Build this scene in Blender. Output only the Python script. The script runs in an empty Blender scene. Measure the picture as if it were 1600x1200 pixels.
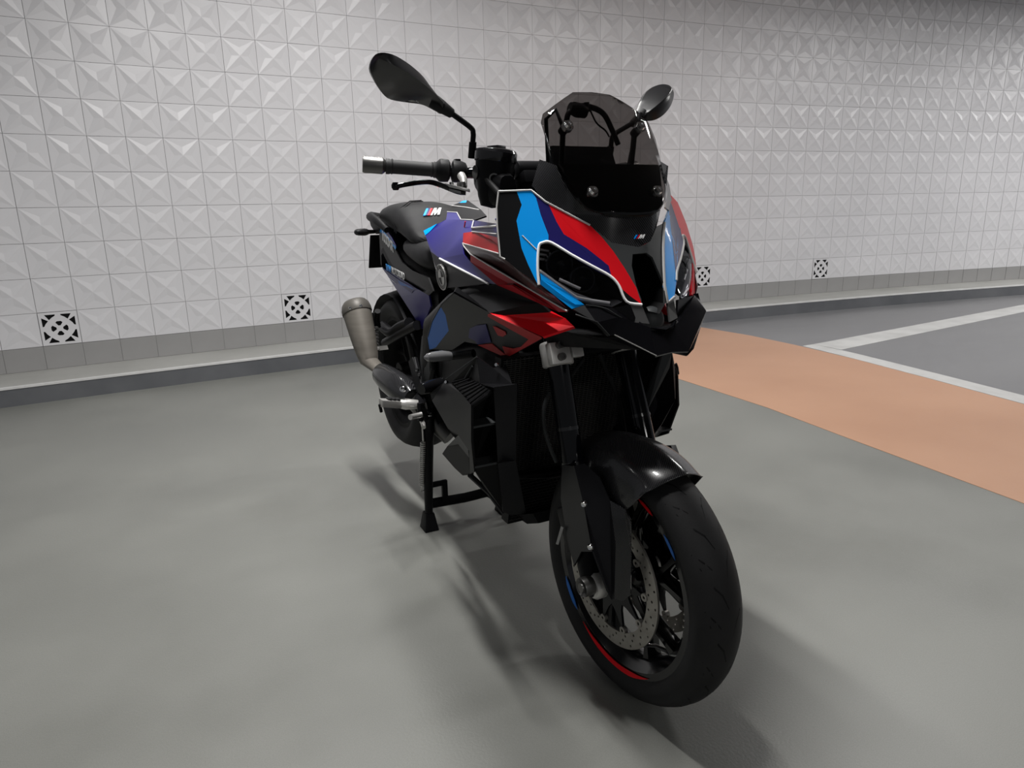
import bpy, bmesh, math, random
from mathutils import Vector, Matrix
random.seed(4)
PI = math.pi
SC = bpy.context.scene
COL = SC.collection

# ---------------------------------------------------------------- camera
cam_d = bpy.data.cameras.new('camera'); cam = bpy.data.objects.new('camera', cam_d); COL.objects.link(cam)
def cam_axes(yaw, pitch, roll):
    f = Vector((math.sin(yaw)*math.cos(pitch), math.cos(yaw)*math.cos(pitch), -math.sin(pitch)))
    r = Vector((math.cos(yaw), -math.sin(yaw), 0)); u = r.cross(f)
    return r*math.cos(roll)+u*math.sin(roll), -r*math.sin(roll)+u*math.cos(roll), f
_r, _u, _f = cam_axes(.4547, .2496, -.0214)
CAM_H = 1.118
cam.matrix_world = Matrix(((_r.x, _u.x, -_f.x, 0), (_r.y, _u.y, -_f.y, 0), (_r.z, _u.z, -_f.z, CAM_H), (0, 0, 0, 1)))
cam_d.sensor_width = 36; cam_d.lens = 36*1076.35/1600; cam_d.clip_start = .02; cam_d.clip_end = 100
SC.camera = cam

# ---------------------------------------------------------------- world, lamps and added front fill, exposure
SC.view_settings.view_transform = 'Standard'; SC.view_settings.look = 'None'
SC.view_settings.gamma = 1; SC.view_settings.use_curve_mapping = False
SC.view_settings.exposure = 0.0
W = bpy.data.worlds.new('garage_air'); SC.world = W; W.use_nodes = True
W.node_tree.nodes['Background'].inputs[0].default_value = (.93, .95, 1, 1)
W.node_tree.nodes['Background'].inputs[1].default_value = .18
CEIL = 3.4
def lamp_or_fill(x, y, lx, ly, power, col=(1, .985, .965)):
    d = bpy.data.lights.new('lamp_or_fill_light', 'AREA'); d.shape = 'RECTANGLE'; d.size = lx; d.size_y = ly
    d.energy = power; d.color = col
    o = bpy.data.objects.new('lamp_or_fill_light', d); COL.objects.link(o); o.location = (x, y, CEIL-.09)
    return o
LAMPS_AND_FILL = [(.46, 1.85, .10, 1.3, 118), (1.3, 4.0, 1.3, .10, 36), (4.8, 2.8, 1.4, .1, 62), (8.6, 2.2, 1.4, .1, 112), (12.2, 2.2, 1.4, .1, 140),
         (-3.4, 3.3, 1.2, .1, 14), (.6, -5.4, 1.6, .8, 95)]  # last entry is a fill added behind the camera to brighten the nose
for L in LAMPS_AND_FILL: lamp_or_fill(*L)

# ---------------------------------------------------------------- materials
def mat(name, col, rough=.5, metal=0, coat=0, spec=.5, alpha=None):
    m = bpy.data.materials.new(name); m.use_nodes = True
    b = m.node_tree.nodes['Principled BSDF']
    b.inputs['Base Color'].default_value = (*col, 1); b.inputs['Roughness'].default_value = rough
    b.inputs['Metallic'].default_value = metal; b.inputs['Coat Weight'].default_value = coat
    b.inputs['Coat Roughness'].default_value = .06; b.inputs['Specular IOR Level'].default_value = spec
    return m
def nodes(m): return m.node_tree.nodes, m.node_tree.links, m.node_tree.nodes['Principled BSDF']
def noise_mat(name, c1, c2, scale, rough=.5, bump=0, bscale=None, coat=0, detail=4, r2=None, dist=.002, spec=.5, metal=0, stretch=None):
    m = mat(name, c1, rough, metal, coat, spec=spec); N, L, b = nodes(m)
    tc = N.new('ShaderNodeTexCoord'); src = tc.outputs['Object']
    if stretch:
        mp = N.new('ShaderNodeMapping'); mp.inputs['Scale'].default_value = stretch; L.new(src, mp.inputs[0]); src = mp.outputs[0]
    n = N.new('ShaderNodeTexNoise'); n.inputs['Scale'].default_value = scale; n.inputs['Detail'].default_value = detail
    L.new(src, n.inputs['Vector'])
    r = N.new('ShaderNodeValToRGB'); r.color_ramp.elements[0].position = .35; r.color_ramp.elements[1].position = .65
    r.color_ramp.elements[0].color = (*c1, 1); r.color_ramp.elements[1].color = (*c2, 1)
    L.new(n.outputs['Fac'], r.inputs[0]); L.new(r.outputs[0], b.inputs['Base Color'])
    if r2 is not None:
        mr = N.new('ShaderNodeMapRange'); mr.inputs['To Min'].default_value = rough; mr.inputs['To Max'].default_value = r2
        mr.inputs['From Min'].default_value = .35; mr.inputs['From Max'].default_value = .65
        L.new(n.outputs['Fac'], mr.inputs['Value']); L.new(mr.outputs[0], b.inputs['Roughness'])
    if bump:
        n2 = N.new('ShaderNodeTexNoise'); n2.inputs['Scale'].default_value = bscale or scale*8; n2.inputs['Detail'].default_value = 3
        L.new(tc.outputs['Object'], n2.inputs['Vector'])
        bp = N.new('ShaderNodeBump'); bp.inputs['Strength'].default_value = bump; bp.inputs['Distance'].default_value = dist
        L.new(n2.outputs['Fac'], bp.inputs['Height']); L.new(bp.outputs[0], b.inputs['Normal'])
    return m
M = {}
M['tile'] = noise_mat('white_glazed_tile', (.66, .655, .675), (.70, .695, .715), 1.3, .34, .05, 60, spec=.45)
M['joint'] = mat('grey_tile_joint', (.42, .42, .42), .8)
M['greytile'] = noise_mat('grey_tile', (.30, .297, .295), (.335, .33, .328), 3, .4)
M['shell'] = mat('mirror_shell_black', (.010, .010, .011), .30, spec=.42)
M['ledge'] = noise_mat('pale_kerb_top', (.36, .36, .34), (.42, .42, .40), 2.2, .55, .15, 80)
M['kerb'] = noise_mat('dark_grey_kerb_paint', (.105, .11, .12), (.14, .145, .155), 3, .42, .12, 40)
M['nosing'] = noise_mat('white_kerb_edge', (.62, .62, .61), (.72, .72, .71), 9, .4)
def floor_mat():
    m = noise_mat('grey_floor_paint', (.190, .193, .178), (.230, .233, .216), 1.4, .36, .35, 150, detail=6, r2=.52, dist=.0012, stretch=(1, 1, 1))
    N, L, b = nodes(m); tc = [n for n in N if n.type == 'TEX_COORD'][0]
    base = b.inputs['Base Color'].links[0].from_socket
    n = N.new('ShaderNodeTexNoise'); n.inputs['Scale'].default_value = .55; n.inputs['Detail'].default_value = 8; n.inputs['Roughness'].default_value = .65
    L.new(tc.outputs['Object'], n.inputs['Vector'])
    r = N.new('ShaderNodeValToRGB'); r.color_ramp.elements[0].position = .55; r.color_ramp.elements[1].position = .75
    r.color_ramp.elements[0].color = (1, 1, 1, 1); r.color_ramp.elements[1].color = (.72, .71, .68, 1)
    L.new(n.outputs['Fac'], r.inputs[0])
    mx = N.new('ShaderNodeMix'); mx.data_type = 'RGBA'; mx.blend_type = 'MULTIPLY'; mx.inputs['Factor'].default_value = .55
    L.new(base, mx.inputs['A']); L.new(r.outputs[0], mx.inputs['B'])
    v = N.new('ShaderNodeTexNoise'); v.inputs['Scale'].default_value = 420; L.new(tc.outputs['Object'], v.inputs['Vector'])
    r2 = N.new('ShaderNodeValToRGB'); r2.color_ramp.elements[0].position = .3; r2.color_ramp.elements[1].position = .75
    r2.color_ramp.elements[0].color = (.86, .86, .86, 1); r2.color_ramp.elements[1].color = (1.1, 1.1, 1.1, 1)
    L.new(v.outputs['Fac'], r2.inputs[0])
    mx2 = N.new('ShaderNodeMix'); mx2.data_type = 'RGBA'; mx2.blend_type = 'MULTIPLY'; mx2.inputs['Factor'].default_value = .8
    L.new(mx.outputs['Result'], mx2.inputs['A']); L.new(r2.outputs[0], mx2.inputs['B']); L.new(mx2.outputs['Result'], b.inputs['Base Color'])
    return m
M['floor'] = floor_mat()
M['lane'] = noise_mat('slate_grey_lane_paint', (.165, .165, .172), (.205, .205, .212), 1.1, .34, .12, 60, detail=6, r2=.46, stretch=(.5, 1.6, 1))
M['orange'] = noise_mat('orange_floor_paint', (.47, .255, .155), (.52, .29, .18), 1.2, .42, .15, 70, detail=6)
M['paint_white'] = noise_mat('white_line_paint', (.50, .50, .49), (.60, .60, .59), 5, .45, .1, 80, detail=6)
M['ceiling'] = mat('grey_ceiling', (.13, .13, .13), .8)
M['gloss'] = mat('gloss_black', (.006, .006, .007), .14, 0, .15)
M['dgrey'] = mat('satin_dark_grey', (.014, .014, .016), .34, spec=.13)
M['piano'] = mat('piano_black', (.004, .004, .005), .2, spec=.16)
M['satin'] = mat('satin_black', (.0075, .0075, .0085), .40, spec=.09)
M['plastic'] = noise_mat('grained_black_plastic', (.009, .009, .010), (.014, .014, .015), 30, .5, .15, 500, spec=.15)
M['dark'] = mat('flat_black', (.003, .003, .0035), .6, spec=.15)
M['nose'] = mat('matt_graphite', (.048, .051, .053), .48, spec=.2)
M['tab'] = mat('grey_nose_tab', (.075, .075, .076), .45, spec=.2)
M['edge'] = mat('chin_highlight_grey', (.020, .021, .022), .45, spec=.2)  # lighter grey for the highlights drawn along the chin
M['leather'] = noise_mat('black_seat_leather', (.012, .012, .013), (.018, .018, .019), 20, .5, .25, 420, spec=.16)
M['rubber'] = noise_mat('tyre_rubber', (.013, .013, .0135), (.019, .019, .020), 8, .6, .12, 220, spec=.18)
M['grip'] = mat('grip_rubber', (.018, .018, .019), .6)
M['red'] = mat('signal_red', (.80, .004, .012), .38, 0, .05, spec=.18)
M['red2'] = mat('deep_red', (.42, .003, .012), .38, 0, .05, spec=.18)
M['redmatt'] = mat('matt_red_print', (.42, .018, .020), .5, spec=.25)
M['maroon'] = mat('dark_maroon', (.040, .006, .007), .34, 0, .2, spec=.3)
M['blue'] = mat('bright_blue', (.0, .36, 1.0), .40, 0, .05, spec=.18)
M['blue2'] = mat('mid_blue', (.030, .150, .52), .42, 0, .05, spec=.15)
M['navy'] = mat('navy', (.016, .013, .120), .36, 0, .05, spec=.16)
M['navy2'] = mat('navy_violet', (.026, .022, .19), .30, 0, .10, spec=.16)
M['line'] = mat('pale_pinstripe', (.55, .54, .53), .4)
M['white'] = mat('white_print', (.92, .92, .92), .4)
M['silver'] = mat('brushed_silver', (.60, .59, .57), .36, .75)
M['alu'] = mat('cast_aluminium', (.58, .57, .55), .42, .55)
M['chrome'] = mat('polished_steel', (.75, .75, .75), .12, 1)
M['signal_grey'] = mat('smoked_silver_lens', (.16, .16, .165), .22, 0, .4)
M['steel'] = noise_mat('disc_steel', (.30, .285, .26), (.36, .345, .32), 40, .4, metal=.85)
M['gunmetal'] = mat('gunmetal', (.13, .128, .124), .36, .7)
M['anod'] = mat('black_anodised', (.004, .0045, .006), .07, spec=.25)
M['fin'] = mat('radiator_fin', (.030, .029, .028), .5, spec=.3)
M['cap'] = mat('dark_titanium', (.12, .112, .10), .5, .25)
M['titan'] = noise_mat('brushed_titanium', (.165, .150, .130), (.20, .184, .160), 6, .55, metal=.25, stretch=(1, 1, 9))
M['green'] = mat('green_lamp', (.0, .5, .2), .4)
N_, L_, b_ = nodes(M['green']); b_.inputs['Emission Color'].default_value = (.05, .9, .4, 1); b_.inputs['Emission Strength'].default_value = .8
def carbon(name='carbon_fibre', sc=190, lo=(.008, .008, .009), hi=(.042, .042, .045), rough=.22):
    m = mat(name, hi, rough, 0, .30, spec=.25); N, L, b = nodes(m)
    tc = N.new('ShaderNodeTexCoord')
    w = N.new('ShaderNodeTexWave'); w.bands_direction = 'DIAGONAL'; w.inputs['Scale'].default_value = sc*.6; w.inputs['Distortion'].default_value = 0
    L.new(tc.outputs['Object'], w.inputs['Vector'])
    r = N.new('ShaderNodeValToRGB'); r.color_ramp.elements[0].color = (*lo, 1); r.color_ramp.elements[1].color = (*hi, 1)
    r.color_ramp.elements[0].position = .25; r.color_ramp.elements[1].position = .8
    L.new(w.outputs['Fac'], r.inputs[0]); L.new(r.outputs[0], b.inputs['Base Color'])
    return m
M['carbon'] = carbon()
def glass(name, tint, refl_rough=.03):
    m = bpy.data.materials.new(name); m.use_nodes = True; N, L = m.node_tree.nodes, m.node_tree.links
    N.remove(N['Principled BSDF']); out = N['Material Output']
    t = N.new('ShaderNodeBsdfTransparent'); t.inputs[0].default_value = (*tint, 1)
    g = N.new('ShaderNodeBsdfGlossy'); g.inputs['Roughness'].default_value = refl_rough
    fr = N.new('ShaderNodeFresnel'); fr.inputs[0].default_value = 1.42
    ge = N.new('ShaderNodeNewGeometry'); sb = N.new('ShaderNodeMath'); sb.operation = 'SUBTRACT'; sb.use_clamp = True   # only the outer faces mirror
    L.new(fr.outputs[0], sb.inputs[0]); L.new(ge.outputs['Backfacing'], sb.inputs[1])
    mx = N.new('ShaderNodeMixShader'); L.new(sb.outputs[0], mx.inputs[0]); L.new(t.outputs[0], mx.inputs[1]); L.new(g.outputs[0], mx.inputs[2])
    L.new(mx.outputs[0], out.inputs[0]); return m
M['smoke'] = glass('smoked_screen', (.40, .385, .38))
M['lens'] = glass('clear_lens', (.86, .86, .88))

# ---------------------------------------------------------------- mesh builder
class MB:
    def __init__(s): s.v = []; s.f = []; s.m = []
    def add(s, vs, fs, mi=0):
        o = len(s.v); s.v += [tuple(v) for v in vs]; s.f += [tuple(i+o for i in f) for f in fs]
        s.m += ([mi]*len(fs) if isinstance(mi, int) else list(mi)); return s
    def poly(s, pts, mi=0): return s.add(pts, [tuple(range(len(pts)))], mi)
    def box(s, c, size, mi=0, R=None):
        x, y, z = [d/2 for d in size]; vs = [Vector((a*x, b*y, d*z)) for a in (-1, 1) for b in (-1, 1) for d in (-1, 1)]
        if R: vs = [R @ v for v in vs]
        c = Vector(c); vs = [v+c for v in vs]
        return s.add(vs, [(0, 1, 3, 2), (4, 6, 7, 5), (0, 4, 5, 1), (2, 3, 7, 6), (0, 2, 6, 4), (1, 5, 7, 3)], mi)
    def tube(s, pts, r, n=14, mi=0, cap=True, flat=None):
        pts = [Vector(p) for p in pts]; k = len(pts); rs = r if isinstance(r, (list, tuple)) else [r]*k
        rings = []; pn = None
        for i, p in enumerate(pts):
            t = (pts[min(i+1, k-1)]-pts[max(i-1, 0)]).normalized()
            if pn is None:
                a = Vector((0, 0, 1)) if abs(t.z) < .9 else Vector((1, 0, 0)); pn = (a-t*a.dot(t)).normalized()
            else:
                pn = (pn-t*pn.dot(t)).normalized()
            b = t.cross(pn)
            fl = flat or (1, 1)
            rings.append([p+(pn*math.cos(2*PI*j/n)*fl[0]+b*math.sin(2*PI*j/n)*fl[1])*rs[i] for j in range(n)])
        return s.loft(rings, mi, cap)
    def loft(s, rings, mi=0, cap=True, closed=True):
        n = len(rings[0]); vs = [v for rg in rings for v in rg]; fs = []
        for i in range(len(rings)-1):
            for j in range(n if closed else n-1):
                a, b = i*n+j, i*n+(j+1) % n; fs.append((a, b, b+n, a+n))
        if cap and closed: fs += [tuple(range(n))[::-1], tuple(range((len(rings)-1)*n, len(rings)*n))]
        return s.add(vs, fs, mi)
    def lathe(s, prof, o, ax, n=48, mi=0, closed=False):
        """prof: list of (radius, along axis)"""
        o = Vector(o); ax = Vector(ax).normalized(); e1 = ax.orthogonal().normalized(); e2 = ax.cross(e1)
        k = len(prof)
        vs = [o+ax*h+(e1*math.cos(2*PI*j/n)+e2*math.sin(2*PI*j/n))*r for r, h in prof for j in range(n)]
        fs = []
        for i in range(k if closed else k-1):
            for j in range(n):
                a, b = i*n+j, i*n+(j+1) % n; c, d = ((i+1) % k)*n+(j+1) % n, ((i+1) % k)*n+j; fs.append((a, b, c, d))
        return s.add(vs, fs, mi)
    def cyl(s, a, b, r, n=20, mi=0, r2=None):
        a, b = Vector(a), Vector(b); L = (b-a).length; ax = (b-a); r2 = r if r2 is None else r2
        return s.lathe([(0.0001, 0), (r, 0), (r2, L), (0.0001, L)], a, ax, n, mi)
    def prism(s, pts, vec, mi=0):
        """flat outline pushed along vec"""
        n = len(pts); pts = [Vector(p) for p in pts]; vec = Vector(vec)
        return s.add(pts+[p+vec for p in pts], [tuple(range(n))[::-1], tuple(range(n, 2*n))]+[(i, (i+1) % n, n+(i+1) % n, n+i) for i in range(n)], mi)
    def mirrored(s):
        o = MB(); o.v = [(x, -y, z) for x, y, z in s.v]; o.f = [tuple(reversed(f)) for f in s.f]; o.m = list(s.m); return o
def link(name, me, parent=None, label=None):
    o = bpy.data.objects.new(name, me); COL.objects.link(o)
    if parent: o.parent = parent
    if label: o['label'] = label
    return o
def build(name, mb, mats, parent=None, smooth=None, bevel=0, label=None, recalc=True, sub=0):
    """links the collected shape as ONE mesh object; smooth = auto smooth angle in degrees"""
    me = bpy.data.meshes.new(name); me.from_pydata(mb.v, [], mb.f)
    mats = [mats] if isinstance(mats, str) else mats
    for m in mats: me.materials.append(M[m])
    for p, mi in zip(me.polygons, mb.m): p.material_index = mi
    bm = bmesh.new(); bm.from_mesh(me)
    bmesh.ops.remove_doubles(bm, verts=bm.verts, dist=1e-5)
    if recalc: bmesh.ops.recalc_face_normals(bm, faces=bm.faces)
    if bevel:
        ed = [e for e in bm.edges if len(e.link_faces) == 2 and e.calc_face_angle(0) > .5]
        bmesh.ops.bevel(bm, geom=ed, offset=bevel, segments=2, profile=.6, affect='EDGES', clamp_overlap=True)
    finish(bm, me, smooth)
    o = link(name, me, parent, label)
    if sub:
        md = o.modifiers.new('round', 'SUBSURF'); md.levels = sub; md.render_levels = sub
    return o
def finish(bm, me, smooth):
    if smooth is not None:
        for f in bm.faces: f.smooth = True
        for e in bm.edges:
            if len(e.link_faces) == 2 and e.calc_face_angle(0) > math.radians(smooth): e.smooth = False
    bm.to_mesh(me); bm.free(); me.update()
def empty(name, loc=(0, 0, 0), rz=0, label=None, cat=None, group=None, parent=None):
    o = bpy.data.objects.new(name, None); COL.objects.link(o); o.location = loc; o.rotation_euler = (0, 0, rz); o.empty_display_size = .1
    if label: o['label'] = label
    if cat: o['category'] = cat
    if group: o['group'] = group
    if parent: o.parent = parent
    return o
def panel(name, regions, parent, thick=.004, core=(0, 0, 0), smooth=35, cuts=0, snap=None, mirror=False, label=None, inset=True, flatten=0):
    """thin moulded skin: regions = [(material, [3D points])] sharing edges, thickened away from the viewer side (towards core)"""
    mats = []; bm = bmesh.new(); cache = {}
    def vert(p):
        p = Vector(p)
        if mirror: p = Vector((p.x, -p.y, p.z))
        k = tuple(round(c, 4) for c in p)
        if k not in cache: cache[k] = bm.verts.new(p)
        return cache[k]
    core = Vector(core)
    if mirror: core = Vector((core.x, -core.y, core.z))
    for mname, pts in regions:
        if mname not in mats: mats.append(mname)
        vs = []
        for p in pts:
            v = vert(p)
            if v not in vs: vs.append(v)
        try: f = bm.faces.new(vs)
        except ValueError: continue
        f.material_index = mats.index(mname)
    bmesh.ops.triangulate(bm, faces=bm.faces[:], quad_method='BEAUTY', ngon_method='EAR_CLIP')
    if cuts:
        bmesh.ops.subdivide_edges(bm, edges=bm.edges[:], cuts=cuts, use_grid_fill=True)
        bmesh.ops.triangulate(bm, faces=bm.faces[:])
    if snap:
        for v in bm.verts: v.co = Vector(snap(*v.co))
    bmesh.ops.recalc_face_normals(bm, faces=bm.faces)
    bm.normal_update()
    # every connected face outward from the core
    for f in bm.faces:
        if f.normal.dot(f.calc_center_median()-core) < 0: f.normal_flip()
    bm.normal_update()
    vn = {v: v.normal.copy() for v in bm.verts}
    front = bm.faces[:]; back = {}
    for v in list(bm.verts): back[v] = bm.verts.new(v.co-vn[v]*thick)
    for f in front:
        try: g = bm.faces.new([back[v] for v in reversed(f.verts)]); g.material_index = f.material_index
        except ValueError: pass
    for e in [e for e in bm.edges if len(e.link_faces) == 1 and e.verts[0] in back and e.verts[1] in back]:
        f = e.link_faces[0]
        a, b = e.verts
        try: g = bm.faces.new((a, b, back[b], back[a])); g.material_index = f.material_index
        except ValueError: pass
    bmesh.ops.recalc_face_normals(bm, faces=bm.faces)
    me = bpy.data.meshes.new(name)
    for m in mats: me.materials.append(M[m])
    finish(bm, me, smooth)
    return link(name, me, parent, label)
def mir(pts): return [(x, -y, z) for x, y, z in pts]
def strip(name, pts, r, parent, m='line', lift=0, n=8, label=None, mirror=False):
    pts = mir(pts) if mirror else pts
    return build(name, MB().tube(pts, r, n), m, parent, 40, label=label)
def fill2d(polys, frame, depth, m, name, parent, label=None, bev=0):
    """outlines (outer + holes) filled, thickened and placed on the plane frame = (origin, ex, ey)"""
    cu = bpy.data.curves.new(name, 'CURVE'); cu.dimensions = '2D'; cu.fill_mode = 'BOTH'; cu.extrude = depth/2; cu.bevel_depth = bev
    for pl in polys:
        sp = cu.splines.new('POLY'); sp.points.add(len(pl)-1); sp.use_cyclic_u = True
        for q, (x, y) in zip(sp.points, pl): q.co = (x, y, 0, 1)
    return curve_mesh(cu, frame, m, name, parent, label)
def curve_mesh(cu, frame, m, name, parent, label=None, warp=None):
    t = bpy.data.objects.new('temporary', cu); COL.objects.link(t)
    dg = bpy.context.evaluated_depsgraph_get(); dg.update()
    me = bpy.data.meshes.new_from_object(t.evaluated_get(dg)); bpy.data.objects.remove(t); bpy.data.curves.remove(cu)
    o, ex, ey = [Vector(q) for q in frame]; ez = ex.cross(ey).normalized()
    if warp:
        for v in me.vertices: v.co = Vector(warp(v.co.x, v.co.y))+ez*v.co.z
    else:
        for v in me.vertices: v.co = o+ex*v.co.x+ey*v.co.y+ez*v.co.z
    me.materials.clear(); me.materials.append(M[m]); me.name = name
    return link(name, me, parent, label)
def text(s, frame, size, m, name, parent, shear=0, depth=.0012, label=None, space=1, warp=None, bold=0):
    cu = bpy.data.curves.new(name, 'FONT'); cu.body = s; cu.size = size; cu.shear = shear; cu.extrude = depth/2; cu.space_character = space; cu.offset = bold
    return curve_mesh(cu, frame, m, name, parent, label, warp)
def circ(r, n=32, c=(0, 0), a0=0): return [(c[0]+r*math.cos(a0+2*PI*i/n), c[1]+r*math.sin(a0+2*PI*i/n)) for i in range(n)]
def seg(a, b, t): return tuple(Vector(a).lerp(Vector(b), t))
def spline(pts, n=6):
    """Catmull-Rom through the points"""
    P = [Vector(p) for p in pts]; P = [P[0]*2-P[1]]+P+[P[-1]*2-P[-2]]; out = []
    for i in range(1, len(P)-2):
        for k in range(n):
            t = k/n; a, b, c, d = P[i-1:i+3]
            out.append(.5*((2*b)+(c-a)*t+(2*a-5*b+4*c-d)*t*t+(3*b-a-3*c+d)*t**3))
    return [tuple(q) for q in out+[P[-2]]]

# ================================================================ SETTING
TS = .228                                                     # tile pitch
def wall_y(i): return TS*(24.9945-.002959*(i-15)**2)           # the wall is very slightly concave
def wall_x(i): return TS*(i-3.6392)
I0, I1, TB = -4, 58, .275                                      # columns, height of the white tiles' lower edge
ROWS = 14
def wpt(i, z, off=0):
    """point on the wall at column i (float), off = metres out of the wall"""
    dy = -TS*2*.002959*(i-15); n = Vector((dy, -TS, 0)).normalized()
    return Vector((wall_x(i), wall_y(i), z))+n*off
def struct(o): o['kind'] = 'structure'; return o
# wall slab behind the tiles (follows the curve)
mb = MB(); st = [i*2 for i in range(I0//2-1, I1//2+3)]
prof = [(-.004, -.05), (-.004, CEIL), (-.16, CEIL), (-.16, -.05)]
mb.loft([[wpt(i, z, o) for o, z in prof] for i in st])
wall = struct(build('wall_back', mb, 'joint', smooth=20))
wall['label'] = 'white relief-tiled garage wall behind the motorcycle'
# one tile: star pyramid relief, 12 facets and a rim
def tile_mesh():
    g = TS/2-.0011; mb = MB(); h = .0140; e = .0045; mm = .0060; q = .50
    c = [(-g, -g), (g, -g), (g, g), (-g, g)]
    top = [(x, e, y) for x, y in c]; bot = [(x, -.004, y) for x, y in c]
    md = [(0, mm, -g*q), (g*q, mm, 0), (0, mm, g*q), (-g*q, mm, 0)]
    vs = top+bot+md+[(0, h, 0)]
    fs = []
    for k in range(4):
        a, b = k, (k+1) % 4; fs += [(a, b, 8+k), (b, 12, 8+k), (12, a, 8+k), (a, 4+a, 4+b, b)]
    mb.add(vs, fs); me = bpy.data.meshes.new('tile'); me.from_pydata([(x, -y, z) for x, y, z in mb.v], [], [tuple(f) for f in mb.f])
    bm = bmesh.new(); bm.from_mesh(me); bmesh.ops.recalc_face_normals(bm, faces=bm.faces)
    cen = Vector((0, .2, 0))
    if sum(f.normal.y for f in bm.faces) > 0: bmesh.ops.reverse_faces(bm, faces=bm.faces[:])
    bm.to_mesh(me); bm.free()
    me.materials.append(M['tile']); return me
TM = tile_mesh()
def tile_place(i, j):
    a, b = wpt(i, 0), wpt(i+1, 0); mid = (a+b)/2
    return Vector((mid.x, mid.y, TB+TS*(j+.5))), math.atan2(b.y-a.y, b.x-a.x)
VENTS = [0, 7, 25, 32]
cells = [(i, j) for i in range(I0, I1) for j in range(ROWS) if not (j == 0 and i in VENTS) and TB+TS*j < CEIL-.1]
def hidden(i, j): return i < -2 or (11 <= i <= 17 and j < 3)
cells.sort(key=lambda c: (hidden(*c), (c[0]-3)*1.0 if c[0] > 3 else 0, c[1]))
for i, j in cells[:290]:
    l, a = tile_place(i, j); o = link('tile', TM, wall); o.location = l; o.rotation_euler = (random.uniform(-.004, .004), random.uniform(-.002, .002), a+random.uniform(-.004, .004))
mb = MB(); tv = [v.co.copy() for v in TM.vertices]; tf = [tuple(p.vertices) for p in TM.polygons]
for i, j in cells[290:]:
    l, a = tile_place(i, j); R = Matrix.Rotation(a+random.uniform(-.004, .004), 3, 'Z') @ Matrix.Rotation(random.uniform(-.004, .004), 3, 'X')
    mb.add([R @ v+l for v in tv], tf)
o = build('tile_field', mb, 'tile', wall, recalc=False); o['kind'] = 'stuff'
# pierced vent tiles
VLAB = ['leftmost white vent tile pierced with black openings low on the wall',
        'white pierced vent tile left of the motorcycle exhaust, second from the left',
        'white pierced vent tile partly behind the red nose of the motorcycle',
        'rightmost white pierced vent tile above the kerb, far beyond the motorcycle']
def vent(i, lab):
    l, a = tile_place(i, 0); v = empty('wall_vent', l, a, lab, 'vent', 'vent tiles in the bottom tile row')
    g = TS/2-.002; fr = ((0, -.006, 0), (1, 0, 0), (0, 0, 1))
    outer = [(-g, -g), (g, -g), (g, g), (-g, g)]; holes = []
    k = g*.86; a1 = .30*g/ .5; r0 = .69*g
    def rot(p, t): c, s = [(1, 0), (0, 1), (-1, 0), (0, -1)][t]; return (p[0]*c-p[1]*s, p[0]*s+p[1]*c)
    arc = lambda t: (r0*1.04*math.cos(t), r0*1.04*math.sin(t))
    for t in range(4):
        for sgn in (1, -1):
            # sliver between the square edge and the ring, at either side of each corner
            p = [(k*.16+.0, k), (k*.80, k), (k*.56, k*.62), (k*.36, k*.80), (k*.18, k*.90)]
            if sgn < 0: p = [(-x, y) for x, y in p][::-1]
            holes.append([rot(q, t) for q in p])
        p = [(-.19*g, .36*g), (-.10*g, .44*g), (.10*g, .44*g), (.19*g, .36*g), (.06*g, .17*g), (-.06*g, .17*g)]
        holes.append([rot(q, t) for q in p])
    fill2d([outer]+holes, fr, .006, 'tile', 'plate', v)
    build('dark_backing', MB().box((0, .003, 0), (2*g, .006, 2*g)), 'dark', v, label='black sheet standing in for the dark behind the openings')  # black sheet puts the dark of a cavity behind the holes
for i, lab in zip(VENTS, VLAB): vent(i, lab)
# grey tile plinth
KH = .115; KO = .51
mb = MB(); mb.loft([[wpt(i, z, o) for o, z in [(-.003, KH-.02), (.001, KH-.02), (.001, TB-.002), (-.003, TB-.002)]] for i in st])
base = struct(build('baseboard_back', mb, 'joint', smooth=20)); base['label'] = 'grey tile plinth under the white tiles'
PT = MB().box((0, -.004, 0), (TS-.0022, .008, TB-KH-.003)); pm = None
for i in range(I0, I1):
    l, a = tile_place(i, 0); l.z = (TB+KH)/2
    if pm is None: o = build('grey_tile', PT, 'greytile', base); pm = o.data
    else: o = link('grey_tile', pm, base)
    o.location = l; o.rotation_euler = (0, 0, a)
# kerb: pale top, dark painted face, white nosing
mb = MB()
for (o1, z1), (o2, z2), mi in [((0, KH), (KO, KH), 0), ((KO, KH), (KO, -.03), 1), ((KO, -.03), (0, -.03), 1)]:
    mb.loft([[wpt(i, z1, o1), wpt(i, z2, o2)] for i in st], mi, closed=False)
kerb = struct(build('trim_1', mb, ['ledge', 'kerb'], smooth=20)); kerb['label'] = 'long raised kerb with pale top and dark grey face along the wall'
mb = MB(); mb.loft([[wpt(i, z, o) for o, z in [(KO-.032, KH-.004), (KO-.032, KH+.005), (KO+.004, KH+.005), (KO+.004, KH-.007), (KO, KH-.008)]] for i in st])
build('edge_strip', mb, 'nosing', kerb, 20, label='white edging strip along the kerb top')
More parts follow.
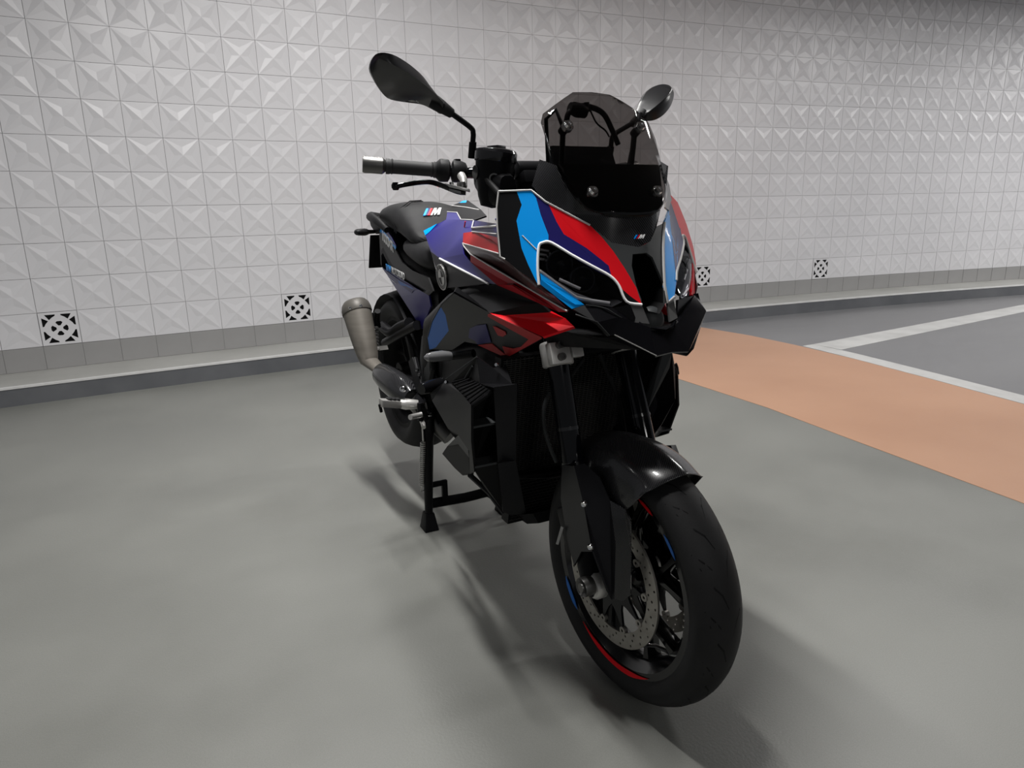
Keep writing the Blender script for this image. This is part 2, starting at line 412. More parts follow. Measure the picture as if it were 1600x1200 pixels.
# floor
mb = MB(); ky = lambda X: wpt(X/TS+3.6392, 0, KO-.05).y
xs = [-6, -4, -2, 0, 1, 2, 2.9]
RIGHT = [(2.74, -6), (2.74, .4), (2.775, 1.308), (2.863, 2.188), (2.922, 2.706), (2.935, 3.489), (2.935, ky(2.93))]
mb.poly([(x, y, 0) for x, y in [(-7, -6)]+RIGHT+[(x, ky(x)) for x in (2, 1, 0, -1, -2, -3, -4, -5, -7)]], 0)
mb.poly([(x, y, 0) for x, y in RIGHT[::-1]+[(13.5, -6), (13.5, ky(13.5))]+[(x, ky(x)) for x in (12, 11, 10, 9, 8, 7, 6, 5, 4, 3.4)]], 1)
floor = struct(build('floor', mb, ['floor', 'lane'])); floor['label'] = 'grey painted garage floor with smoother slate grey lane to the right'
if floor.data.polygons[0].normal.z < 0: floor.data.flip_normals()
def marking(name, pts, m, label, cat, z=.0015):
    o = build(name, MB().prism([(x, y, .0002) for x, y in pts], (0, 0, z)), m); o['label'] = label; o['category'] = cat; return o
marking('orange_walkway', [(2.74, -4), (2.74, .4), (2.775, 1.308), (2.863, 2.188), (2.922, 2.706), (2.935, 3.489), (2.935, ky(2.93)+.0), (4.36, ky(4.36)), (4.40, 4.97), (4.47, 4.4), (4.46, 3.9), (4.40, 3.3), (4.29, 2.65), (4.175, 2.05), (4.05, 1.3), (3.9, .4), (3.8, -4)],
        'orange', 'wide peach-orange painted walkway band across the floor', 'floor marking')
marking('white_bay_line', [(4.477, 3.84), (4.406, 3.3), (4.296, 2.65), (4.183, 2.05), (4.056, 1.3), (3.906, .4), (4.08, .4), (4.23, 1.3), (4.36, 2.12), (4.47, 2.75), (4.575, 3.42), (4.588, 3.57), (4.59, 3.62), (4.6, 3.842)],
        'paint_white', 'white painted line along the far edge of the orange walkway', 'floor marking')
marking('white_bay_line', [(4.602, 3.58), (7.664, 3.905), (11, 4.22), (11, 4.42), (8.2, 4.189), (4.936, 3.873), (4.602, 3.842)],
        'paint_white', 'white painted line running from the walkway to the right picture edge', 'floor marking')
# ceiling (above the frame)
ce = struct(build('ceiling', MB().box((3, 0, CEIL+.05), (21, 13, .1)), 'ceiling')); ce['label'] = 'plain grey garage ceiling'

# ================================================================ MOTORCYCLE (x forward, y to its left, z up; origin under the front axle)
BIKE = empty('motorcycle', (.875, 1.173, 0), math.radians(-90.2),
             'black motorcycle with blue, navy and red nose and smoked windscreen, propped on its centre stand', 'motorcycle')
RAKE = math.radians(20); STEER = math.radians(3.3)
RS = Matrix.Rotation(STEER, 3, 'Z')
AX = Vector((0, 0, .3))
def wl(p): return tuple(RS @ Vector(p)+AX)          # wheel frame -> bike frame
def cowl_x(y, z): return .048-.463*(z-.95)-.221*abs(y)-1.452*y*y
def snap_cowl(x, y, z): return (cowl_x(y, z), y, z)
def screen_x(y, z): return -.078-.6*(z-1.208)-2.16*y*y

# ---------------------------------------------------------------- wheels
def arc_band(mb, c, R3, r0, r1, h, a0, a1, mi=0, n=18, th=.0015):
    """ring segment on a plane at axial offset h (degrees)"""
    for i in range(n):
        A = [math.radians(a0+(a1-a0)*k/n) for k in (i, i+1)]
        t0 = min(1, 4*min(i, n-i)/n); t1 = min(1, 4*min(i+1, n-i-1)/n); mid = (r0+r1)/2; w = (r1-r0)/2
        q = [(mid-w*t0, A[0]), (mid+w*t0, A[0]), (mid+w*t1, A[1]), (mid-w*t1, A[1])]
        pts = [R3 @ Vector((r*math.cos(a), h, r*math.sin(a)))+c for r, a in q]
        mb.prism(pts, R3 @ Vector((0, th if h > 0 else -th, 0)), mi)
def wheel(name, c, R3, R, w, rimr, spokes, lab, rotate=0, wm='gloss'):
    c = Vector(c); ax = R3 @ Vector((0, 1, 0)); tf = lambda x, y, z: R3 @ Vector((x, y, z))+c
    hw = w/2; rb = rimr
    mb = MB(); iw = hw*.80
    mb.lathe([(rb+.004, -iw), (rb+.004, -iw+.006), (rb-.012, -iw+.012), (rb-.026, -iw*.3), (rb-.026, iw*.3), (rb-.012, iw-.012), (rb+.004, iw-.006), (rb+.004, iw),
              (rb-.014, iw-.002), (rb-.032, iw*.55), (rb-.040, iw*.3), (rb-.040, -iw*.3), (rb-.032, -iw*.55), (rb-.014, -iw+.002)], c, ax, 72, 0, True)
    mb.lathe([(.016, -hw*.75), (.040, -hw*.75), (.044, -.02), (.044, .02), (.040, hw*.75), (.016, hw*.75)], c, ax, 28, 0, True)
    def spoke(p0, p1, ws, hs):
        d = (p1-p0).normalized(); t = Vector((-d.z, 0, d.x)); yv = Vector((0, 1, 0)); rings = []
        for q, ww, hh in zip((0, .35, .75, 1.0), ws, hs):
            c0 = p0.lerp(p1, q); rings.append([R3 @ (c0+t*ww*i+yv*hh*j)+c for i, j in ((-1, -.7), (-.7, -1), (.7, -1), (1, -.7), (1, .7), (.7, 1), (-.7, 1), (-1, .7))])
        mb.loft(rings)
    pol = lambda r, a: Vector((r*math.cos(a), 0, r*math.sin(a)))
    for k in range(spokes):
        a = 2*PI*k/spokes+rotate
        spoke(pol(.036, a), pol(.112, a), (.017, .013, .012, .013), (.026, .022, .020, .018))
        for sg in (-1, 1): spoke(pol(.104, a+.02*sg), pol(rb-.034, a+.27*sg), (.0085, .0075, .0085, .014), (.018, .017, .018, .020))
    o = build(name, mb, wm, BIKE, 35, label=lab)
    # tyre
    h = R-rb; prof = [(rb+.002, hw*.80), (rb+h*.12, hw*.90), (rb+h*.32, hw*.985), (rb+h*.55, hw*.99), (rb+h*.75, hw*.80), (rb+h*.89, hw*.54), (rb+h*.97, hw*.28), (R, 0)]
    prof = prof+[(r, -x) for r, x in prof[-2::-1]]; prof += [(rb-.006, -hw*.72), (rb-.006, hw*.72)]
    t = build('tyre', MB().lathe(prof, c, ax, 96, 0, True), 'rubber', o, 60)
    def surf(s, ang, lift=.0006):    # s -1..1 across the tread
        x = s*hw*.99; q = [p for p in prof[:15]]
        for (r1, x1), (r2, x2) in zip(q, q[1:]):
            if (x1-x)*(x2-x) <= 0: r = r1+(r2-r1)*((x1-x)/(x1-x2) if x1 != x2 else 0); 
            else: continue
            if r > rb+h*.5: break
        return tf((r+lift)*math.cos(ang), x, (r+lift)*math.sin(ang))
    mb = MB()
    for k in range(16):
        a0 = 2*PI*k/16
        for sg in (-1, 1):
            off = 0 if sg > 0 else PI/16
            for path, wd in (([(.08, 0), (.26, .10), (.46, .15), (.74, .30)], .060), ([(.40, .27), (.60, .33), (.84, .40)], .05)):
                L = [(sg*s, a0+off+a) for s, a in path]; vs = []
                for i, (s, a) in enumerate(L):
                    tw = wd*(1 if 0 < i < len(L)-1 else .35)*.5
                    vs += [surf(s-tw*.8, a, .0004), surf(s+tw*.8, a+.006, .0004)]
                mb.add(vs, [(2*i, 2*i+1, 2*i+3, 2*i+2) for i in range(len(L)-1)])
    build('groove_shade_strip', mb, 'dark', o, recalc=False)['kind'] = 'stuff'  # dark strips on the tread surface imitate the shade inside grooves
    return o, tf
FW, wtf = wheel('front_wheel', AX, RS, .300, .120, .232, 5, None, rotate=.35)
RWC = Vector((-1.548, 0, .326+.14))
RW, rtf = wheel('rear_wheel', RWC, Matrix.Identity(3), .326, .198, .232, 5, 'rear wheel held clear of the floor', rotate=.1, wm='dark')
for a0, a1, m in ((-124, -58, 'red'), (-154, -132, 'blue2'), (34, 48, 'blue2'), (59, 72, 'red')):
    mb = MB(); arc_band(mb, AX, RS, .221 if a0 < 0 else .2245, .234 if a0 < 0 else .232, -.0492, a0, a1)
    build('rim_stripe', mb, m, FW, label={'red': 'red arc printed on the rim edge', 'red2': 'red arc printed on the rim edge', 'blue2': 'blue arc printed on the rim edge'}[m])
def brake_disc(c, R3, parent, ro, ri, h, holes=True):
    ho = []
    if holes:
        for k in range(24):
            a = 2*PI*k/24
            for q, rr in enumerate((ro-.008, ro-.019, ro-.029)):
                aa = a+q*.09; ho.append(circ(.0030, 8, (rr*math.cos(aa), rr*math.sin(aa))))
    e1, e2 = R3 @ Vector((1, 0, 0)), R3 @ Vector((0, 0, 1)); o = Vector(c)+R3 @ Vector((0, h, 0))
    d = fill2d([circ(ro, 72), circ(ri, 72)]+ho, (o, e1, e2), .005, 'steel', 'brake_disc', parent)
    for k in range(10):
        a = 2*PI*k/10+.1; p = o+(e1*math.cos(a)+e2*math.sin(a))*(ri-.006)
        build('float_button', MB().lathe([(.0035, -.005), (.009, -.005), (.009, .005), (.0035, .005)], p, R3 @ Vector((0, 1, 0)), 12, 0, True), 'steel', parent, 40)
    # carrier spider
    pl = []
    for k in range(40):
        a = 2*PI*k/40; r = (ri-.004) if k % 4 == 0 else (.062 if k % 4 == 2 else .074); pl.append((r*math.cos(a+.1), r*math.sin(a+.1)))
    fill2d([pl, circ(.030, 24)], (o, e1, e2), .006, 'anod', 'disc_carrier', parent)
    return d
brake_disc(AX, RS, FW, .160, .124, -.062); brake_disc(AX, RS, FW, .160, .124, .062)
build('valve_stem', MB().tube([wtf(.140, -.004, -.132), wtf(.118, -.03, -.118), wtf(.112, -.05, -.112)], [.005, .0045, .004], 10).cyl(wtf(.1125, -.047, -.113), wtf(.109, -.060, -.109), .006, 10), 'chrome', FW, 40, label='bright metal valve stem')
build('axle_nut', MB().lathe([(.0001, -.148), (.010, -.148), (.012, -.140), (.0125, -.138), (.021, -.146), (.022, -.142), (.022, -.112), (.027, -.110), (.027, -.095), (.016, -.09)], AX, RS @ Vector((0, 1, 0)), 28), ['gunmetal'], FW, 35, label='round gunmetal axle end cap')
build('axle_spindle', MB().cyl(wtf(0, -.095, 0), wtf(0, .12, 0), .014), 'alu', FW, 40)

# ---------------------------------------------------------------- forks
FR_T, FR_B = Vector((-0.1593, -0.1050, 0.7679)), Vector((-0.1095, -0.1050, 0.5994))
FL_T, FL_B = Vector((-0.1955, 0.1050, 0.7732)), Vector((-0.1202, 0.1050, 0.5946))
def fork(name, T, B, s):
    d = (T-B).normalized(); top = T+d*.40; low = Vector(wl((-.030, s*.098, .03)))
    o = build(name, MB().tube([B-d*.07, top], .0262, 24), 'anod', BIKE, 40, label='glossy black fork tube')
    build('fork_stanchion', MB().tube([low, B-d*.02], .0215, 20), 'gunmetal', o, 40)
    for h0, h1, rr in ((-.058, -.045, .0285), (.027, .035, .0275)): build('fork_collar', MB().tube([B+d*h0, B+d*h1], rr, 24), 'gloss', o, 30)
    # lower casting with brake caliper behind
    mb = MB(); p = [B-d*.065, B-d*.12, Vector(wl((-.045, s*.100, .12))), Vector(wl((-.032, s*.102, .03))), Vector(wl((0, s*.104, -.012))), Vector(wl((.004, s*.104, -.034)))]
    mb.tube(p, [.027, .026, .025, .027, .030, .014], 18)
    build('fork_lower', mb, 'satin', o, 40)
    mb = MB()
    for k, (q, sz) in enumerate((((-.125, .076, .075), (.062, .044, .11)), ((-.112, .070, .075), (.03, .040, .085)))):
        mb.box(wl((q[0], s*q[1], q[2])), sz, 0, RS @ Matrix.Rotation(-.45, 3, 'Y'))
    build('brake_caliper', mb, 'satin', o, 30, bevel=.006)
    build('axle_clamp', MB().lathe([(.0001, -.016), (.026, -.016), (.031, -.010), (.031, .010), (.026, .016), (.0001, .016)], wl((.002, s*.104, -.004)), RS @ Vector((0, 1, 0)), 24), 'alu', o, 40, label='bare aluminium axle clamp')
    return o
fork('fork_leg', FR_T, FR_B, -1); fork('fork_leg', FL_T, FL_B, 1)
# silver lower clamp
def clamp_side(T, s):
    d = Vector((-math.sin(RAKE), 0, math.cos(RAKE)))
    mb = MB(); c = T+d*.028
    fwd = Vector((math.cos(RAKE), 0, math.sin(RAKE))); out = Vector((0, s, 0)); rings = []
    for h, k in ((-.030, 1.0), (-.026, 1.06), (.020, 1.06), (.028, .98)):
        r = .0345*k; pts = [c+d*h+fwd*math.cos(a)*r+out*math.sin(a)*r for a in [2*PI*i/20 for i in range(20)]]; rings.append(pts)
    mb.loft(rings)
    mb.box(c+fwd*.032+out*.012-d*.004, (.022, .050, .050), 0, Matrix.Rotation(-RAKE, 3, 'Y'))
    mb.box(c+fwd*.030-out*.034, (.020, .030, .036), 0, Matrix.Rotation(-RAKE, 3, 'Y'))
    return mb, c, fwd, d
mb, cR, fwd, dd = clamp_side(FR_T, -1); m2, cL, _, _ = clamp_side(FL_T, 1)
clamps = [build('lower_clamp', q, 'alu', BIKE, 35, bevel=.003, label='silver cast lower fork clamp') for q in (mb, m2)]
mid = (cR+cL)/2
build('clamp_bridge', MB().box(mid-fwd*.012, (.05, .155, .034), 0, Matrix.Rotation(math.atan2(-(cR-cL).x, .21)*.5, 3, 'Z') @ Matrix.Rotation(-RAKE, 3, 'Y')), 'satin', BIKE, 35, bevel=.003, label='black bridge between the fork clamps')

for c, s, clampo in ((cR, -1, clamps[0]), (cL, 1, clamps[1])):
    for h in (.013, -.014):
        build('clamp_bolt', MB().lathe([(.0001, .008), (.004, .008), (.0045, .011), (.0085, .011), (.009, .0), (.0001, 0)], c+fwd*.043+Vector((0, s*.014, 0))+dd*h, fwd, 16), 'gunmetal', clampo, 35)
build('upper_clamp', MB().box(Vector((-.325, 0, 1.175)), (.085, .24, .030), 0, Matrix.Rotation(-RAKE, 3, 'Y')).tube([(-.325, 0, 1.17), (-.20, 0, .79)], .032, 18), 'satin', BIKE, 35, bevel=.004)

# ---------------------------------------------------------------- front fender and fork guards
def fender():
    rings = []; N = 21
    angs = [61.5+(126-61.5)*i/15 for i in range(16)]
    for k, a in enumerate(angs):
        t = k/15; ring = []; hw = .066+.008*min(1, t/.2)-.008*max(0, t-.7)
        dep = .006+.090*max(0, min(1, (a-62.5)/8))*(1-.35*max(0, min(1, (a-100)/28)))
        for i in range(N):
            q = -1+2*i/(N-1); aq = abs(q); sg = 1 if q > 0 else -1
            if aq < .62: u = aq/.62; y = sg*hw*u; r = .324-.028*u**1.8+.005*math.exp(-(u/.25)**2); lean = 0
            else: u = (aq-.62)/.38; y = sg*(hw+.014*math.sin(u*PI/2)); r = .296-dep*u; lean = 5.5*u*max(0, min(1, (a-62)/16))
            A = math.radians(a+(2.5*aq if t < .05 else 0)+lean*.0); ring.append(wl((r*math.cos(A), y, r*math.sin(A))))
        rings.append(ring)
    mb = MB().loft(rings, 0, False, False)
    o = build('front_fender', mb, 'carbon', BIKE, 50, label='carbon fibre front fender')
    md = o.modifiers.new('thickness', 'SOLIDIFY'); md.thickness = .003; md.offset = -1
    md = o.modifiers.new('round', 'SUBSURF'); md.levels = md.render_levels = 1
    return o
FEND = fender()
GU = [('dgrey', [(-0.0930, -0.1350, 0.5530), (-0.0335, -0.1390, 0.5723), (0.0129, -0.1430, 0.4997), (0.0456, -0.1420, 0.4047), (-0.0046, -0.1380, 0.3802), (-0.0377, -0.1360, 0.3290), (-0.0678, -0.1350, 0.3725), (-0.1028, -0.1330, 0.4677)]),
      ('dgrey', [(-0.0335, -0.1390, 0.5723), (-0.0253, -0.1180, 0.5770), (0.0112, -0.1020, 0.5540), (0.0468, -0.0990, 0.5138), (0.0793, -0.1050, 0.4289), (0.0782, -0.1050, 0.2984), (0.0706, -0.1080, 0.2936), (0.0742, -0.1240, 0.3232), (0.0456, -0.1420, 0.4047), (0.0129, -0.1430, 0.4997)]),
      ('carbon', [(0.0468, -0.0990, 0.5138), (0.0784, -0.0850, 0.5043), (0.0981, -0.0840, 0.4876), (0.1055, -0.0840, 0.4078), (0.1093, -0.0860, 0.3189), (0.0934, -0.0940, 0.2988), (0.0782, -0.1050, 0.2984), (0.0793, -0.1050, 0.4289)])]
for mirr in (False, True):
    g = panel('fork_guard', GU, BIKE, .004, (0, 0, .45), 30, mirror=mirr, label='dark carbon cover over the fork and brake')
    f = (lambda p: (p[0], -p[1], p[2])) if mirr else (lambda p: p)
    for p in [(0.0209, -0.1480, 0.5054), (0.0504, -0.1500, 0.4194)]:
        build('cover_screw', MB().lathe([(.0001, .002), (.005, .003), (.0075, 0), (.0075, -.004), (.0001, -.004)], f(p), (.5, 1 if mirr else -1, .1), 16), 'chrome', g, 40)
build('rim_label', MB().prism([wl(p) for p in [(-0.2677, -0.0500, 0.2572), (-0.2541, -0.0500, 0.2652), (-0.2307, -0.0500, 0.3245), (-0.2405, -0.0500, 0.3221)]] if False else [(x, y, z) for x, y, z in [(-0.1142, -0.1390, 0.3491), (-0.1021, -0.1390, 0.3530), (-0.0782, -0.1390, 0.4074), (-0.0899, -0.1390, 0.4056)]], (0, -.001, 0)), 'signal_grey', FW, label='small grey printed label on the rim')

# ---------------------------------------------------------------- nose cowls
def RC(extra=()): return extra
C_ = {}
for _k, _p in zip('a b c d e f g h i j k l m n o p q r s t u v w'.split(), [(-0.1790, -0.2360, 1.1530), (-0.1538, -0.2066, 1.1533), (-0.1347, -0.1821, 1.1538), (-0.1098, -0.1628, 1.1301), (-0.0776, -0.1300, 1.1062), (-0.0465, -0.0941, 1.0813), (-0.0282, -0.0780, 1.0582), (-0.0087, -0.0627, 1.0302), (0.0124, -0.0486, 0.9962), (0.0344, -0.0352, 0.9586), (0.0509, -0.0321, 0.9253), (0.0376, -0.0601, 0.9324), (0.0203, -0.0674, 0.9633), (0.0063, -0.0797, 0.9822), (-0.0176, -0.1088, 1.0027), (-0.0433, -0.1369, 1.0231), (-0.0606, -0.1537, 1.0372), (-0.0783, -0.1706, 1.0500), (-0.0865, -0.1825, 1.0489), (-0.0889, -0.1902, 1.0414), (-0.0785, -0.1992, 1.0037), (-0.0650, -0.2040, 0.9662), (-0.0687, -0.2064, 0.9699)]): C_[_k] = _p
D_ = dict(zip('a b c d e f g h i j k l m n o p'.split(), [(-0.1379, -0.2033, 1.1247), (-0.1348, -0.2174, 1.0929), (-0.1196, -0.2183, 1.0583), (-0.1106, -0.2189, 1.0379), (-0.0920, -0.2142, 1.0063), (-0.1229, -0.1767, 1.1369), (-0.1065, -0.1754, 1.1035), (-0.0843, -0.1701, 1.0639), (-0.0798, -0.1727, 1.0500), (-0.1044, -0.1584, 1.1248), (-0.0829, -0.1512, 1.0889), (-0.0670, -0.1439, 1.0647), (-0.0336, -0.1095, 1.0364), (-0.0020, -0.0776, 1.0020), (0.0088, -0.0767, 0.9796), (0.0227, -0.0658, 0.9596)]))
E_ = dict(zip('a b c d e f'.split(), [(-0.0992, -0.2300, 0.9924), (-0.1279, -0.2491, 1.0164), (-0.1372, -0.2563, 1.0215), (-0.1592, -0.2502, 1.0819), (-0.1716, -0.2448, 1.1194), (0.0359, -0.0515, 0.9432)]))
c, d, e = C_, D_, E_
right_regions = [
    ('satin', [c['a'], c['b'], d['a'], d['b'], d['c'], d['d'], d['e'], c['w'], e['a'], e['b'], e['c'], e['d'], e['e']]),
    ('blue', [c['b'], c['c'], d['f'], d['g'], d['h'], d['i'], c['r'], c['s'], c['t'], c['u'], c['v'], c['w'], d['e'], d['d'], d['c'], d['b'], d['a']]),
    ('navy', [c['c'], c['d'], d['j'], d['k'], d['l'], d['m'], d['n'], d['o'], c['n'], c['o'], c['p'], c['q'], c['r'], d['i'], d['h'], d['g'], d['f']]),
    ('red', [c['d'], c['e'], c['f'], c['g'], c['h'], c['i'], c['j'], c['k'], e['f'], d['p'], c['m'], d['o'], d['n'], d['m'], d['l'], d['k'], d['j']]),
    ('satin', [c['k'], c['l'], c['m'], d['p'], e['f']])]
def surfsplit(reg, snap): return reg
cowlR = panel('headlight_cowl', right_regions, BIKE, .005, (-.35, 0, 1.0), 40, cuts=2, snap=snap_cowl, label='right nose cowl with light blue, navy and red stripes')
mb = MB().tube([c[k] for k in 'a b c d e f'.split()], .0022, 8); mb.tube([c['a'], e['e'], e['d'], e['c'], e['b']], .0020, 8)
build('pinstripe', mb, 'line', cowlR, 60, label='pale grey edge line')
trim = spline([c[k] for k in 'v u t s r q p o n m l k'.split()], 4)
build('headlight_trim', MB().tube(trim, .0038, 10, flat=(1, .7)), 'white', cowlR, 60, label='white trim around the headlight')
build('accent_line', MB().tube([(-0.1177, -0.2133, 1.0633), (-0.0902, -0.1955, 1.0352)], .0014, 6), 'line', cowlR, 60, label='thin white accent line')
# left cowl: same outline mirrored, its stripes run the other way
ml = lambda p: (p[0], -p[1], p[2])
lc = {k: ml(v) for k, v in c.items()}; le = {k: ml(v) for k, v in e.items()}
def inw(p, k): return (p[0], p[1]*k, p[2])
def inw2(p, k, dz): y, z = p[1]*k, p[2]+dz; return (cowl_x(y, z), y, z)
for k_, v_, dz_ in (('a', .85, -.030), ('b', .80, -.020), ('c', .85, -.010), ('d', .93, 0)): lc[k_] = inw2(lc[k_], v_, dz_)
for k_, v_, dz_ in (('e', .88, -.030), ('d', .93, -.010), ('c', .95, 0), ('b', .97, 0)): le[k_] = inw2(le[k_], v_, dz_)
for k_ in 'qponm': lc[k_] = inw2(lc[k_], 1+.016/lc[k_][1], 0)
L_ = dict(zip('b c d e'.split(), [(-0.0819, 0.1424, 1.0990), (-0.0708, 0.1512, 1.0628), (-0.0080, 0.0998, 0.9921), (0.0198, 0.0790, 0.9536)]))
G_ = dict(zip('b c'.split(), [(-0.0951, 0.1737, 1.0815), (-0.0763, 0.1710, 1.0452)]))
left_regions = [
    ('blue', [lc[k] for k in 'efghijkl']+[L_['e'], L_['d'], L_['c'], L_['b']]),
    ('navy', [lc['e'], L_['b'], L_['c'], L_['d'], L_['e']]+[lc[k] for k in 'lmnopqr']+[G_['c'], G_['b'], lc['d']]),
    ('red', [lc['d'], G_['b'], G_['c'], lc['r'], lc['s'], lc['t'], le['d'], le['e'], lc['a'], lc['b'], lc['c']]),
    ('red', [lc['t'], lc['u'], lc['v'], lc['w'], le['a'], le['b'], le['c'], le['d']])]
cowlL = panel('headlight_cowl', left_regions, BIKE, .005, (-.35, 0, 1.0), 40, cuts=2, snap=snap_cowl, label='left nose cowl with blue, navy and red stripes')
build('pinstripe', MB().tube([lc[k] for k in 'f g h i j k l'.split()], .0034, 8), 'line', cowlL, 60, label='pale edge line')
build('headlight_trim', MB().tube(spline([lc[k] for k in 'v u t s r q p o n m'.split()], 4), .0030, 10), 'line', cowlL, 60)
# headlights: recessed housing, reflector shapes, lens
HL = [(-0.0864, -0.1886, 1.0389), (-0.0849, -0.1819, 1.0464), (-0.0770, -0.1713, 1.0462), (-0.0594, -0.1545, 1.0334), (-0.0420, -0.1376, 1.0194), (-0.0163, -0.1095, 0.9990), (0.0065, -0.0829, 0.9786), (0.0201, -0.0718, 0.9598), (0.0355, -0.0664, 0.9314), (0.0305, -0.0874, 0.9222), (0.0121, -0.1179, 0.9277), (-0.0058, -0.1429, 0.9340), (-0.0318, -0.1663, 0.9563), (-0.0696, -0.1968, 0.9887)]
def headlight(mirr):
    f = ml if mirr else (lambda p: p)
    P_ = [Vector(f(p)) for p in HL]
    if mirr:
        for k_ in range(2, 10): P_[k_].y += .014; P_[k_].x = cowl_x(P_[k_].y, P_[k_].z)
    cen = sum(P_, Vector())/len(P_)
    back = Vector((-.055, 0, .008)); mb = MB()
    n = len(P_); inner = [cen+(p-cen)*.80+back for p in P_]
    mb.loft([[p+Vector((-.004, 0, 0)) for p in P_], inner], 0, False); mb.poly(inner, 0)
    h = build('headlight', mb, 'dark', BIKE, 30, label='twin headlight behind clear lens')
    panel('lens', [('lens', [p+Vector((.002, 0, 0)) for p in P_])], h, .0025, (-.35, 0, 1.0), 60)
    mb = MB()
    for q, r in ((.30, .026), (.58, .024)):
        a = P_[0].lerp(P_[8], q)+Vector((-.030, 0, -.002))
        mb.lathe([(.0001, -.008), (r*.45, -.004), (r*.8, .006), (r, .016), (r*1.12, .016), (r*1.12, -.01)], a, (1, (.25 if mirr else -.25), 0), 24)
    build('projector_lamp', mb, 'anod', h, 40, label='round projector lamp')
    panel('lens_band', [('signal_grey', [Vector(f(p))+Vector((-.006, 0, 0)) for p in [(-0.0627, -0.1887, 0.9874), (-0.0404, -0.1687, 0.9712), (-0.0157, -0.1459, 0.9513), (0.0087, -0.1159, 0.9374), (0.0266, -0.0895, 0.9283), (0.0295, -0.0883, 0.9234), (0.0117, -0.1177, 0.9289), (-0.0056, -0.1416, 0.9353), (-0.0315, -0.1650, 0.9575), (-0.0492, -0.1800, 0.9724)]])], h, .003, (-.35, 0, 1.0), 60, label='grey band along the lower lens edge')
    mb = MB()
    for k in range(3):
        a = P_[1].lerp(P_[13], .2+.16*k)+Vector((-.012, 0, 0)); b = a+Vector((.0, (-.02 if mirr else .02), -.004)); mb.tube([a, b], .0028, 8)
    mb.tube([p+Vector((-.012, 0, .006)) for p in (P_[13], P_[12], P_[11], P_[10], P_[9])], .0045, 8)
    mb.tube([seg(P_[12], P_[3], .2)+0*cen if False else Vector(seg(P_[12], P_[3], .25))+Vector((-.014, 0, 0)), Vector(seg(P_[11], P_[5], .35))+Vector((-.014, 0, 0))], .0035, 8)
    build('light_guide', mb, 'silver', h, 50, label='grey light guide bars')
    return h
headlight(False); headlight(True)
# coloured lower sill under each headlight
SILL = [('blue', [(-0.0704, -0.1978, 0.9887), (-0.0318, -0.1663, 0.9563), (-0.0058, -0.1429, 0.9340), (0.0010, -0.1366, 0.9279), (-0.0087, -0.1516, 0.9280), (-0.0386, -0.1773, 0.9538), (-0.0661, -0.1988, 0.9774)]), ('blue', [(-0.0661, -0.1988, 0.9774), (-0.0386, -0.1773, 0.9538), (-0.0087, -0.1516, 0.9280), (0.0010, -0.1366, 0.9279), (-0.0087, -0.1576, 0.9194), (-0.0373, -0.1810, 0.9452), (-0.0629, -0.2007, 0.9675)])]
SILL[1] = ('blue', [p if k < 4 else (p[0]-.004, p[1], p[2]) for k, p in enumerate(SILL[1][1])])
panel('headlight_sill', SILL, BIKE, .003, (-.35, 0, 1.0), None, label='blue sill strip under the right headlight')
panel('headlight_sill', [('red', SILL[0][1]), ('red', SILL[1][1])], BIKE, .006, (-.35, 0, 1.0), 20, mirror=True, label='red sill strip under the left headlight')
# nose panel between the cowls, with the air intake
NI = [(0.0075, -0.0261, 1.0229), (0.0126, 0.0043, 1.0243), (0.0135, 0.0185, 1.0147), (0.0348, 0.0351, 0.9578), (0.0542, 0.0229, 0.9240), (0.0677, -0.0014, 0.9067), (0.0596, -0.0224, 0.9126), (0.0462, -0.0306, 0.9363), (0.0330, -0.0343, 0.9623), (0.0155, -0.0336, 1.0007)]
ni = [Vector(p) for p in NI]
NO = [(-0.0459, -0.0930, 1.0813), (-0.0157, -0.0614, 1.0465), (0.0057, -0.0101, 1.0362), (-0.0029, 0.0249, 1.0461), (-0.0279, 0.0595, 1.0745), (-0.0341, 0.0691, 1.0794)]
nose_r = [('nose', [c['f'], NO[1], NO[2], NI[0], NI[9], NI[8], NI[7], c['k'], c['j'], c['i'], c['h'], c['g']]),
          ('nose', [NO[2], NO[3], NO[4], lc['f'], lc['g'], lc['h'], lc['i'], lc['j'], lc['k'], NI[4], NI[3], NI[2], NI[1], NI[0]])]
nose = panel('nose_panel', nose_r, BIKE, .004, (-.35, 0, 1.0), 40, cuts=1, snap=snap_cowl, label='matt graphite centre panel of the nose')
mb = MB(); mb.loft([[p+Vector((.001, 0, 0)) for p in ni], [p+Vector((-.10, 0, 0)) for p in ni]], 0, False); mb.poly([p+Vector((-.10, 0, 0)) for p in ni])
build('air_intake', mb, 'dark', nose, 30, label='deep black air intake slot')
# lower tabs and beak
TAB = [('tab', [(0.0414, -0.0550, 0.9286), (0.0513, -0.0324, 0.9241), (0.0698, -0.0261, 0.8884), (0.0592, -0.0528, 0.8920)])]
panel('nose_tab', TAB, BIKE, .005, (-.35, 0, .95), 30); panel('nose_tab', TAB, BIKE, .005, (-.35, 0, .95), 30, mirror=True)
B1 = dict(zip('a b c d e f g h i j k l m'.split(), [(-0.0047, -0.1600, 0.9201), (0.0065, -0.1400, 0.9275), (0.0344, -0.0900, 0.9216), (0.0506, -0.0600, 0.9275), (0.0581, -0.0520, 0.8918), (0.0773, -0.0300, 0.8821), (0.1131, -0.0400, 0.8324), (0.0621, -0.1050, 0.8729), (0.0599, -0.1170, 0.8712), (0.0483, -0.1380, 0.8982), (0.0498, -0.0850, 0.9051), (0.0778, -0.0270, 0.8754), (0.0110, -0.1650, 0.9109)]))
BK = Vector((0.0898, 0.0000, 0.8772)); BN = Vector((0.1100, 0.0000, 0.8352))
